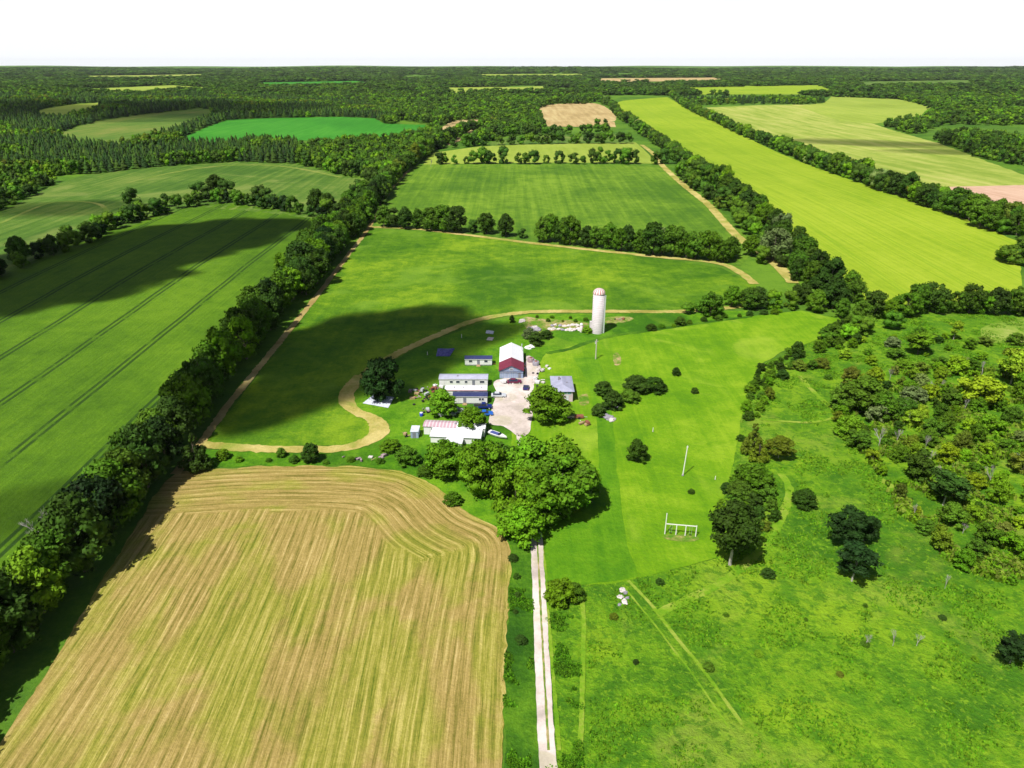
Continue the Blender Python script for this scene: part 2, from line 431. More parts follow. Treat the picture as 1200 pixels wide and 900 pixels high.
F_['yellow'] = [(716, 122), (730, 118), (782, 114), (800, 124), (865, 155), (1000, 212), (1130, 256), (1190, 282), (1196, 315), (1200, 352), (1130, 356), (1060, 358), (1010, 352), (950, 290), (845, 205), (780, 160)]
F_['pale'] = [(812, 127), (830, 126), (870, 124), (965, 123), (1010, 140), (1100, 168), (1200, 205), (1330, 250), (1330, 275), (1180, 264), (1110, 244), (1035, 219), (950, 187), (860, 150)]
F_['pale2'] = [(965, 121), (975, 113), (1040, 113), (1092, 126), (1080, 135), (1025, 145), (985, 142), (935, 125)]
F_['pink'] = [(1110, 219), (1200, 217), (1330, 222), (1330, 300), (1196, 272), (1150, 256)]
F_['lawn'] = [(640, 415), (690, 400), (752, 389), (880, 371), (940, 364), (985, 374), (992, 380), (960, 397), (915, 413), (888, 430), (872, 480), (855, 560), (838, 612), (840, 655), (790, 668), (720, 684), (682, 686), (640, 680), (636, 640), (640, 600), (600, 520), (600, 470)]
F_['farm'] = [(620, 368), (700, 368), (880, 364), (880, 371), (752, 389), (690, 400), (660, 415), (700, 470), (705, 560), (650, 640), (640, 670), (625, 640), (600, 660), (588, 620), (545, 600), (510, 570), (470, 551), (400, 545), (240, 547), (225, 527), (400, 530), (440, 516), (460, 498), (430, 486), (412, 470), (414, 455), (442, 432), (500, 402), (560, 380)]
F_['roughR'] = [(880, 371), (985, 371), (1060, 362), (1300, 362), (1500, 500), (1700, 960), (640, 960), (640, 680), (684, 686), (760, 672), (838, 655), (838, 612), (870, 480), (888, 430), (960, 397)]
F_['stub'] = [(-60, 960), (55, 787), (130, 665), (190, 567), (210, 553), (300, 547), (400, 546), (470, 552), (510, 570), (545, 600), (585, 620), (599, 642), (598, 680), (591, 787), (588, 960)]
F_['verge'] = [(588, 620), (599, 642), (598, 680), (591, 787), (588, 960), (650, 960), (645, 787), (640, 640), (620, 610)]
F_['yard'] = [(573, 497), (576, 480), (582, 462), (582, 446), (616, 442), (620, 462), (622, 482), (622, 503), (612, 513), (603, 509), (590, 500)]
F_['yardE'] = [(614, 452), (616, 420), (625, 419), (634, 428), (630, 442), (624, 456), (618, 462)]

sheet('crop_field', F_['left'], M['crop_left'], 1, 6, 'broad dark green crop field with paired wheel lines left of the long hedgerow')
sheet('meadow', F_['meadow'], M['meadow_left'], 1, 9, 'rolling pale green meadow below the conifer forest', jit=1)
sheet('olive_field', F_['olive'], M['olive'], 1, 14, 'curved olive field enclosed by dark forest', curved=True, jit=1.5)
sheet('emerald_field', F_['emerald'], M['emerald'], 1, 14, 'vivid emerald field between forest belts', jit=1.5)
sheet('far_meadow', F_['strip'], M['pale_field2'], 1, 18, 'thin light green meadow beyond the forest at far left', jit=2)
sheet('tan_field', F_['tanA'], M['tan'], 1, 12, 'small tan field beside the woods at the top of the hedgerow', curved=True, jit=1.5)
sheet('striped_tan_field', F_['tanB'], M['tan'], 1, 16, 'far striped tan field with rounded corners', curved=True, jit=1.5)
sheet('tan_strip', F_['tanC'], M['tan'], 2, 16, 'narrow tan strip below the far striped field')
sheet('small_hay_field', F_['small'], M['pale_field2'], 1, 12, 'thin green field behind the row of lone trees')
sheet('back_field', F_['small2'], M['meadow_left'], 1, 12, 'shallow green field between two distant tree rows')
sheet('square_hay_field', F_['C1'], M['hay_green2'], 1, 9, 'wide green hay field between tree rows beyond the silo')
sheet('near_hay_field', F_['C2'], M['hay_green'], 1, 6, 'large mottled green hay field behind the farmstead', curved=False)
sheet('yellow_green_field', F_['yellow'], M['yellow'], 1, 9, 'long bright yellow green field between two tree belts')
sheet('pale_crop_field', F_['pale'], M['pale_field'], 1, 12, 'pale straw green field beyond the right tree belt', jit=1)
sheet('far_pale_field', F_['pale2'], M['pale_field2'], 2, 14, 'far light green field by the distant woods', jit=1)
sheet('bare_soil_field', F_['pink'], M['pink_soil'], 2, 12, 'pinkish bare soil field at the right edge')
sheet('farm_grass', F_['farm'], M['farm_grass'], 1, 4, 'rich green grass around the farm buildings')
sheet('rough_meadow', F_['roughR'], M['rough'], 1, 5, 'rough bright green meadow with scrub right of the lawn')
sheet('lawn', F_['lawn'], M['lawn'], 2, 4, 'bright mown lawn with pole and swing frame')
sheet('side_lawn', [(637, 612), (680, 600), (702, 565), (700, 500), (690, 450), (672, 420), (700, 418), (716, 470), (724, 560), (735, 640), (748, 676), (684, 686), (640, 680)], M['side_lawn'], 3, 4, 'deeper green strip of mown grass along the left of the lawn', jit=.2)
sheet('verge', F_['verge'], M['verge'], 2, 3, 'dark green grass verge between the driveway and cut field')

for i_, (q, mk, lb) in enumerate([([(60, 106), (200, 100), (260, 104), (150, 109)], 'pale_field2', 'faint far field beyond the conifer forest'),
        ([(300, 97), (420, 95), (440, 99), (310, 102)], 'emerald', 'thin far green field under the horizon, left of centre'), ([(520, 103), (640, 101), (640, 107), (530, 109)], 'pale_field2', 'far pale green field behind the upper woods'),
        ([(700, 92), (840, 91), (850, 95), (700, 96)], 'tan', 'far tan field under the horizon'), ([(800, 103), (960, 100), (980, 109), (820, 111)], 'yellow', 'far yellow green field past the dark belt'),
        ([(1000, 96), (1130, 94), (1150, 99), (1010, 101)], 'meadow_left', 'far meadow under the horizon at right'), ([(560, 87), (680, 86), (690, 89), (560, 90)], 'pale_field2', 'thin pale field close to the horizon'),
        ([(100, 89), (240, 87), (240, 90), (110, 92)], 'pale_field', 'straw coloured strip close to the horizon at left')]):
    F_['far%d' % i_] = q; sheet('distant_field', q, M[mk], 1, 60, lb, jit=4)

# stubble with the headland attribute
def stubble():
    o = sheet('cut_hay_field', F_['stub'], M['stubble'], 3, 1.6, 'freshly cut golden hay field with curved swaths', curved=False, jit=.35)
    line = [(150, 551), (210, 551), (300, 546), (400, 545), (470, 551), (510, 569), (545, 599), (585, 619), (599, 642), (598, 680), (591, 787), (588, 960)]
    P = np.array(smooth_line([tuple(G(*p)[:2]) for p in line], False, 6))
    n = len(o.data.vertices); co = np.empty(n * 3, np.float32); o.data.vertices.foreach_get('co', co); co = co.reshape(-1, 3)
    best = np.full(n, 1e9); arc = np.zeros(n); s0 = 0
    for a, b in zip(P[:-1], P[1:]):
        d = b - a; L = np.hypot(*d); t = np.clip(((co[:, :2] - a) @ d) / L ** 2, 0, 1)
        q = a + t[:, None] * d; dist = np.hypot(*(co[:, :2] - q).T)
        k = dist < best; best[k] = dist[k]; arc[k] = s0 + t[k] * L; s0 += L
    at = o.data.attributes.new('headland', 'FLOAT_VECTOR', 'POINT')
    at.data.foreach_set('vector', np.column_stack([best, arc, np.zeros(n)]).astype(np.float32).ravel())
stubble()

ribbon('mown_track', [(236, 521), (300, 526), (370, 527), (415, 523), (443, 512), (449, 500), (436, 490), (418, 483), (408, 470), (412, 455), (432, 435), (465, 415), (510, 394), (560, 375), (620, 366), (700, 365), (800, 365), (872, 359)], 3.6, M['track'], 4, 'tan mown track curling round the farmstead to the silo')
ribbon('mown_loop', [(400, 525), (430, 515), (438, 498), (425, 486), (405, 476), (403, 460), (420, 440)], 2.4, M['track'], 5, 'worn inner edge of the curling track')
ribbon('field_edge_track', [(433, 266), (480, 268), (520, 272), (640, 287), (760, 300), (838, 308), (868, 320), (884, 333)], 4.2, M['track'], 4, 'straw coloured track along the tree row across the hay fields')
ribbon('belt_track', [(752, 170), (765, 180), (778, 196), (800, 216), (830, 240), (862, 275), (895, 300), (915, 315), (930, 332)], 5.5, M['track'], 4, 'straw coloured track beside the central tree belt')
ribbon('hedge_track', [(482, 197), (462, 218), (447, 240), (433, 266), (405, 303), (365, 355), (330, 398), (290, 447), (262, 482), (235, 520), (205, 556)], 2.4, M['brown'], 4, 'bare earth track along the shaded side of the long hedgerow')
ribbon('grass_path', [(928, 428), (938, 442), (952, 458), (972, 476), (985, 486)], 1.6, M['path'], 3, 'pale grass path curving down through the scrub')
ribbon('cross_path', [(890, 491), (930, 495), (960, 494), (985, 487)], 1.0, M['path'], 4, 'narrow pale grass path crossing the scrub clearing')
ribbon('meadow_path', [(915, 555), (925, 575), (915, 610), (895, 640), (850, 680), (800, 705), (770, 720)], 1.8, M['path'], 3, 'faint pale path bending through the rough meadow')
ribbon('wheel_path', [(736, 681), (762, 708), (778, 729), (800, 757), (825, 787), (870, 850)], .65, M['path'], 5, 'yellowish wheel path running down the rough meadow')
ribbon('twin_wheel_path', [(729, 686), (752, 714), (769, 735), (790, 763), (813, 793), (855, 855)], .35, M['path'], 5, 'thin second wheel line beside the yellowish path')
ribbon('worn_path', [(680, 690), (684, 730), (683, 787), (680, 880)], .8, M['path'], 5, 'pale worn strip beside the driveway bush')
ribbon('meadow_track', [(0, 262), (60, 238), (110, 238), (125, 250), (100, 268)], 2.6, M['meadow_path'], 3, 'pale curving track across the rolling meadow')
ribbon('meadow_headland', [(150, 214), (210, 201), (270, 194), (330, 195), (400, 208)], 4, M['meadow_path'], 3, 'pale strip along the foot of the forest')
sheet('gravel_yard', F_['yard'], M['gravel'], 5, 2, 'white gravel farmyard in front of the barn', curved=True, jit=.3)
sheet('rubble_yard', F_['yardE'], M['gravel'], 4, 2, 'littered white gravel strip right of the barn', curved=True, jit=.5)
ribbon('driveway', [(610, 508), (614, 530), (618, 560), (624, 590), (628, 617), (630, 660), (633, 720), (636, 787), (641, 880), (650, 980)], 2.5, M['gravel'], 5, 'straight white gravel driveway leading to the farmyard')
ribbon('driveway_crown', [(629, 622), (631, 660), (634, 720), (637.5, 787), (643, 880)], .35, M['worn'], 6, 'thin weedy line along the middle of the driveway')
ribbon('driveway_edge', [(631, 617), (638, 660), (642, 720), (648, 787), (655, 880)], .6, M['path'], 4, 'thin yellowish grass edge beside the driveway')
sheet('rubble_ground', [(612, 372), (640, 374), (690, 378), (694, 386), (650, 388), (640, 392), (628, 394), (616, 384)], M['worn'], 4, 2, 'stony ground of the ruined foundation by the silo', curved=True)
sheet('brown_ground', [(708, 373), (735, 371), (742, 375), (725, 379), (710, 379)], M['worn'], 4, 2, 'patch of brown earth right of the silo', curved=True)
sheet('worn_spot', [(778, 627), (814, 629), (813, 634), (795, 635), (779, 633)], M['worn'], 4, 1, 'worn earth under the swing frame', curved=True)
sheet('bare_spot', [(717, 417), (724, 414), (728, 424), (721, 428)], M['worn'], 4, 1, 'small bare earth spot on the lawn near the pole', curved=True)
sheet('dry_spot', [(677, 466), (688, 462), (690, 472), (681, 475)], M['worn'], 4, 1, 'dry yellow spot beside the blue roofed house', curved=True)
sheet('pale_clearing', [(1150, 385), (1200, 375), (1260, 385), (1260, 410), (1200, 405), (1160, 400)], M['rough_pale'], 3, 4, 'dry pale clearing at the right edge', curved=True, jit=1)
0 and sheet('sunny_clearing', [(968, 540), (1010, 535), (1020, 560), (1000, 600), (975, 610), (965, 570)], M['path'], 2, 3, 'pale grassy clearing in the scrub', curved=True, jit=1.5)

# ------------------------------------------------------------------ vegetation meshes
def ico(sub):
    t = (1 + 5 ** .5) / 2
    v = [(-1, t, 0), (1, t, 0), (-1, -t, 0), (1, -t, 0), (0, -1, t), (0, 1, t), (0, -1, -t), (0, 1, -t), (t, 0, -1), (t, 0, 1), (-t, 0, -1), (-t, 0, 1)]
    v = [Vector(q).normalized() for q in v]
    f = [(0, 11, 5), (0, 5, 1), (0, 1, 7), (0, 7, 10), (0, 10, 11), (1, 5, 9), (5, 11, 4), (11, 10, 2), (10, 7, 6), (7, 1, 8), (3, 9, 4), (3, 4, 2), (3, 2, 6), (3, 6, 8), (3, 8, 9), (4, 9, 5), (2, 4, 11), (6, 2, 10), (8, 6, 7), (9, 8, 1)]
    for _ in range(sub):
        c = {}; nf = []
        def mid(a, b):
            k = (min(a, b), max(a, b))
            if k not in c: v.append(((v[a] + v[b]) / 2).normalized()); c[k] = len(v) - 1
            return c[k]
        for a, b, d in f:
            x, y, z = mid(a, b), mid(b, d), mid(d, a); nf += [(a, x, z), (b, y, x), (d, z, y), (x, y, z)]
        f = nf
    return np.array([tuple(q) for q in v]), np.array(f)
ICO = [ico(0), ico(1), ico(2)]

def crown_arrays(rs, shape, nblob, sub, nleaf, leaf, core=.76):
    """unit crown: z 0..1, radius about .5; shape gives radius profile; blobs on its shell"""
    bv, bf = ICO[sub]; Vs = []; T = []; Q = []; base = 0
    def prof(z):
        if shape == 'round': return math.sqrt(max(0, 1 - (2 * z - 1) ** 2)) ** .75 * .5
        if shape == 'dome': return (math.sqrt(max(0, 1 - z * z)) ** .9) * .5 * (min(1, .55 + z * 2.2))
        if shape == 'tall': return math.sin(math.pi * min(.98, z ** .8)) ** .6 * .42
        if shape == 'cone': return (1 - z) ** .85 * .46 + .02
        if shape == 'ragged': return (.25 + .25 * abs(math.sin(z * 9 + 1))) * math.sqrt(max(0, 1 - (1.9 * z - .95) ** 2)) ** .6
    for i in range(nblob):
        z = rs.random() ** (.8 if shape != 'cone' else 1.5); a = rs.random() * 6.283
        br = rs.uniform(.07, .145) * (1.0 if nblob > 20 else 1.55)
        if shape == 'cone': br *= (1.15 - z) * .9
        rr = max(0, prof(min(.97, z * .95 + .02)) - br * .6) * (rs.random() ** .28)
        c = np.array([rr * math.cos(a), rr * math.sin(a), br * .5 + z * (1 - br * 1.3)])
        s = np.array([1, 1, rs.uniform(.7, .95)]) * br
        d = 1 + rs.uniform(-.02, .02) + np.array([rs.uniform(-.2, .2) for _ in range(len(bv))])
        Vs.append(c + bv * s * d[:, None] * core); T.append(bf + base); base += len(bv)
        if nleaf:
            u = np.random.default_rng(rs.randint(0, 10 ** 9)); dd = u.normal(size=(nleaf, 3)); dd[:, 2] += .35; dd /= np.linalg.norm(dd, axis=1)[:, None]
            p = c + dd * s * u.uniform(.80, 1.38, (nleaf, 1))
            nrm = dd + u.normal(size=(nleaf, 3)) * .55; nrm /= np.linalg.norm(nrm, axis=1)[:, None]
            t1 = np.cross(nrm, u.normal(size=(nleaf, 3))); t1 /= np.linalg.norm(t1, axis=1)[:, None]; t2 = np.cross(nrm, t1)
            h = leaf * u.uniform(.6, 1.3, (nleaf, 1))
            q = np.stack([p - t1 * h - t2 * h * .3, p + t2 * h * -.75 + t1 * h * .2, p + t1 * h + t2 * h * .35, p + t2 * h * .8 - t1 * h * .25], 1).reshape(-1, 3)
            Vs.append(q); Q.append(np.arange(nleaf * 4).reshape(-1, 4) + base); base += nleaf * 4
    return np.concatenate(Vs), np.concatenate(T), (np.concatenate(Q) if Q else None)

def crown_mesh(name, seed, shape, nb, nl, leaf):
    V, T, Q = crown_arrays(random.Random(seed), shape, nb, 1, nl, leaf)
    return np_mesh(name, V, [T, Q], LEAF)
CR = {'round': [crown_mesh('crown', 10 + i, 'round', 58, 78, .030) for i in range(5)],
      'dome': [crown_mesh('crown', 30 + i, 'dome', 54, 74, .032) for i in range(4)],
      'tall': [crown_mesh('crown', 50 + i, 'tall', 46, 74, .030) for i in range(4)],
      'cone': [crown_mesh('crown', 70 + i, 'cone', 46, 60, .030) for i in range(3)],
      'ragged': [crown_mesh('crown', 90 + i, 'ragged', 32, 70, .034) for i in range(4)]}

def trunk_mesh(seed, mat, limbs=6):
    rs = random.Random(seed); b = MB()
    p = Vector((0, 0, -.02)); r = .035; pts = []
    for i in range(6):
        q = p + Vector((rs.uniform(-.012, .012), rs.uniform(-.012, .012), .13)); b.tube(p, q, r, r * .8, 7, False); pts.append((q.copy(), r)); p = q; r *= .8
    for i in range(limbs):
        s, rr = pts[rs.randint(1, 4)]; a = rs.random() * 6.283; d = Vector((math.cos(a) * .6, math.sin(a) * .6, .8)).normalized()
        e = s + d * rs.uniform(.14, .26); b.tube(s, e, rr * .5, rr * .2, 5, False)
        e2 = e + (d + Vector((rs.uniform(-.5, .5), rs.uniform(-.5, .5), .2))).normalized() * .1; b.tube(e, e2, rr * .2, rr * .08, 4, False)
    me = bpy.data.meshes.new('trunk'); me.from_pydata([tuple(v) for v in b.v], [], b.f); me.materials.append(mat)
    return me
TR = [trunk_mesh(i, BARK) for i in range(3)] ; TRP = [trunk_mesh(10 + i, PALEBARK) for i in range(2)]

DEADM = plain_mat('dead_wood', (.42, .39, .37, 1), .9, .3, 3)
def bare_mesh(seed):
    rs = random.Random(seed); b = MB()
    def grow(p, d, L, r, k):
        q = p + d * L; b.tube(p, q, r, r * .6, 5 if k < 2 else 3, False)
        if k >= 5: return
        for _ in range(3 if k < 4 else 2):
            nd = (d * 1.0 + Vector((rs.uniform(-1, 1), rs.uniform(-1, 1), rs.uniform(-.1, .7))) * .62).normalized()
            grow(p.lerp(q, rs.uniform(.55, 1)), nd, L * rs.uniform(.6, .82), r * .58, k + 1)
    grow(Vector((0, 0, -.02)), Vector((0, 0, 1)), .27, .022, 0)
    me = bpy.data.meshes.new('branches'); me.from_pydata([tuple(v) for v in b.v], [], b.f); me.materials.append(DEADM)
    return me

BARE = [bare_mesh(200 + i) for i in range(4)]

# colours of crowns (albedo)
TONE = {'mid': ((.062, .142, .006), 'mid green'), 'bright': ((.098, .22, .005), 'bright green'), 'dark': ((.034, .080, .006), 'dark green'),
        'olive': ((.105, .155, .010), 'olive'), 'lime': ((.17, .28, .008), 'lime green'), 'brown': ((.11, .15, .018), 'brownish green'),
        'grey': ((.13, .20, .05), 'grey green'), 'deep': ((.014, .040, .005), 'very dark')}

def ordn(n):
    w = ['nearest', 'second', 'third', 'fourth', 'fifth', 'sixth', 'seventh', 'eighth', 'ninth', 'tenth', 'eleventh', 'twelfth']
    if n <= 12: return w[n - 1]
    return '%d%s' % (n, 'th' if 10 <= n % 100 <= 20 else {1: 'st', 2: 'nd', 3: 'rd'}.get(n % 10, 'th'))

TREES = []   # dict(x, y, h, r, shape, tone, zone, kind, label)
def T_(px, py, h, r, shape='round', tone='mid', zone=None, label=None, cb=.12, name='tree', pos=None, lean=0, pale=False, hd=False):
    P = pos or G(px, py)
    TREES.append(dict(x=P[0], y=P[1], h=h, r=r, shape=shape, tone=tone, zone=zone, label=label, cb=cb, name=name, pale=pale, hd=hd))

def pick(w):
    k = list(w); return R.choices(k, [w[i] for i in k])[0]

def row(zone, px, step, h, tones, shapes=('round', 'dome', 'tall'), width=2.0, rk=(.34, .46), maxd=1e9, cb=.08, name='tree'):
    pts = [G(*p) for p in px]; d = 0; nxt = 0
    for a, b in zip(pts[:-1], pts[1:]):
        L = (b - a).length
        while nxt < d + L:
            q = a.lerp(b, (nxt - d) / L)
            x = q.x + R.uniform(-width, width); y = q.y + R.uniform(-width * .6, width * .6)
            hh = R.uniform(*h) * (1.25 if R.random() < .08 else 1)
            if math.hypot(x, y) < maxd:
                T_(0, 0, hh, hh * R.uniform(*rk), R.choice(shapes), pick(tones), zone, cb=cb, pos=(x, y, float(hgt(x, y))), name=name)
            nxt += step * R.uniform(.75, 1.3)
        d += L

HEDGE = [(-150, 960), (-6, 790), (62, 712), (124, 628), (182, 552), (235, 484), (288, 415), (344, 350), (392, 294), (430, 250), (462, 210), (498, 181), (528, 166), (545, 156), (590, 146)]
tonesA = {'mid': 5, 'dark': 4, 'bright': 1.6, 'olive': .4, 'deep': .7}
row('long dark hedgerow left of the cut field', HEDGE, 7.2, (12, 16.5), tonesA, width=2.4, rk=(.34, .44))
row('long dark hedgerow left of the cut field', [(p[0] - 14, p[1] - 3) for p in HEDGE[:10]], 9.5, (8, 12), {'bright': 2, 'mid': 3, 'dark': 1.5}, width=3)
row('long dark hedgerow left of the cut field', [(p[0] + 5, p[1] - 3) for p in HEDGE[7:13]], 9, (10, 14), {'dark': 3, 'mid': 3}, width=5)
row('long dark hedgerow left of the cut field', [(p[0] - 13, p[1] - 3) for p in HEDGE[7:13]], 9, (10, 15), {'dark': 3, 'mid': 3, 'bright': 1}, width=6)
MIDL = [(-60, 350), (-5, 327), (45, 306), (95, 287), (140, 268), (165, 259), (200, 247), (232, 241), (268, 238), (300, 243), (345, 249), (375, 256), (410, 256)]
row('hedge behind the wheel lined crop field', MIDL, 8, (7, 11), {'dark': 3, 'mid': 4, 'deep': 1.2}, width=3.5)
row('hedge behind the wheel lined crop field', [(p[0] - 6, p[1] - 4) for p in MIDL[:-2]], 9, (6, 10), {'mid': 4, 'dark': 2, 'bright': 1}, width=4)
for q in ((155, 242, 13), (235, 232, 12), (255, 229, 15), (266, 231, 13), (307, 240, 13), (318, 241, 12), (372, 247, 14), (385, 250, 13), (150, 258, 9), (245, 236, 11)):
    T_(q[0], q[1], q[2], q[2] * .45, 'dome', 'dark', 'hedge behind the wheel lined crop field', cb=.05)
for px, py, h in [(450, 266, 13), (463, 266, 12), (476, 268, 13), (490, 268, 12), (505, 270, 13), (520, 271, 15), (535, 272, 15), (555, 273, 8), (570, 274, 12), (593, 277, 13), (612, 279, 6), (636, 284, 14), (645, 283, 15), (668, 287, 16), (688, 289, 11), (698, 290, 12), (713, 292, 14), (728, 294, 12), (735, 294, 14), (750, 296, 12), (765, 298, 17), (775, 298, 14), (790, 300, 16), (804, 302, 13), (815, 303, 14), (830, 305, 15), (848, 307, 12), (660, 286, 14)]:
    T_(px, py, h, h * R.uniform(.36, .48), R.choice(['round', 'dome', 'tall']), pick({'mid': 4, 'dark': 4, 'grey': .5}), 'tree row crossing the hay fields', cb=.06)
for px, h in zip((515, 522, 533, 547, 556, 568, 575, 590, 608, 617, 625, 640, 655, 672, 683, 695, 702, 712, 724, 734, 743, 768, 778, 790), (11, 11, 9, 7, 12, 16, 13, 16, 11, 11, 13, 8, 12, 11, 8, 15, 16, 13, 14, 15, 14, 13, 15, 15)):
    T_(px, 192 + R.uniform(-.6, .6), h, h * R.uniform(.3, .5), R.choice(['round', 'tall', 'dome']), pick({'dark': 3, 'mid': 4}), 'row of lone trees beyond the square hay field', cb=.08)
row('third tree row beyond the square hay field', [(495, 176), (560, 171), (640, 169), (738, 168)], 11, (10, 16), {'dark': 3, 'mid': 4}, width=4)
row('third tree row beyond the square hay field', [(560, 160), (640, 158), (722, 156)], 13, (10, 16), {'dark': 3, 'mid': 4}, width=4)
BELT = [(992, 350), (965, 332), (935, 302), (905, 276), (872, 246), (842, 223), (812, 201), (787, 181), (765, 166), (745, 150), (727, 139), (716, 126), (708, 119)]
tonesB = {'mid': 4, 'dark': 4, 'bright': 1, 'grey': .5, 'olive': .3}
row('central tree belt left of the yellow field', BELT, 8.5, (11, 16), tonesB, width=3.5)
row('central tree belt left of the yellow field', [(p[0] - 20, p[1] + 2) for p in BELT[1:7]], 10, (8, 13), tonesB, width=5)
BELT2 = [(1215, 286), (1180, 268), (1150, 262), (1110, 250), (1070, 236), (1035, 224), (1000, 211), (950, 192), (905, 173), (862, 155), (825, 137), (798, 122), (786, 113)]
row('right tree belt beyond the yellow field', BELT2, 8.0, (12, 16), tonesB, width=3.5)
row('right tree belt beyond the yellow field', [(p[0] + 10, p[1] - 2) for p in BELT2[1:9]], 10, (10, 15), tonesB, width=4)
for q in ((1120, 252, 17), (1135, 258, 16), (1148, 266, 16), (1160, 270, 13), (1175, 274, 9)):
    T_(q[0], q[1], q[2], q[2] * .5, 'dome', 'mid', 'right tree belt beyond the yellow field')
for q in ((1183, 308, 9, 6), (1176, 305, 7, 4), (1200, 310, 9, 6), (1197, 290, 6, 4)):
    T_(q[0], q[1], q[2], q[3], 'dome', 'mid', 'clump on the right edge of the yellow field', cb=.02)
for q in ((955, 365, 9), (905, 362, 8), (886, 362, 9), (925, 362, 8), (938, 356, 9), (985, 372, 8), (1008, 378, 9), (1024, 372, 11), (1040, 374, 8), (1060, 370, 10), (1074, 366, 12), (1090, 365, 12), (1122, 366, 9), (1135, 367, 12), (1150, 367, 9), (1165, 368, 11), (1178, 368, 9), (1192, 369, 12), (1208, 370, 11), (1100, 367, 8), (975, 362, 13), (960, 352, 12), (1000, 355, 10), (1045, 385, 7), (1015, 392, 7), (1002, 386, 6), (992, 398, 6), (970, 404, 5)):
    T_(q[0], q[1], q[2], q[2] * R.uniform(.38, .52), R.choice(['round', 'dome', 'ragged']), pick({'mid': 4, 'dark': 3, 'bright': 1.5}), 'tree line at the foot of the yellow field', cb=.06)
for q in ((832, 370, 10, 'dome'), (822, 366, 6, 'dome'), (857, 359, 9, 'tall'), (878, 362, 9, 'round'), (806, 368, 5, 'tall'), (880, 300, 11, 'tall'), (893, 308, 9, 'tall'), (857, 302, 11, 'tall')):
    T_(q[0], q[1], q[2], q[2] * .5, q[3], 'mid', 'trees right of the silo by the track', cb=.05)

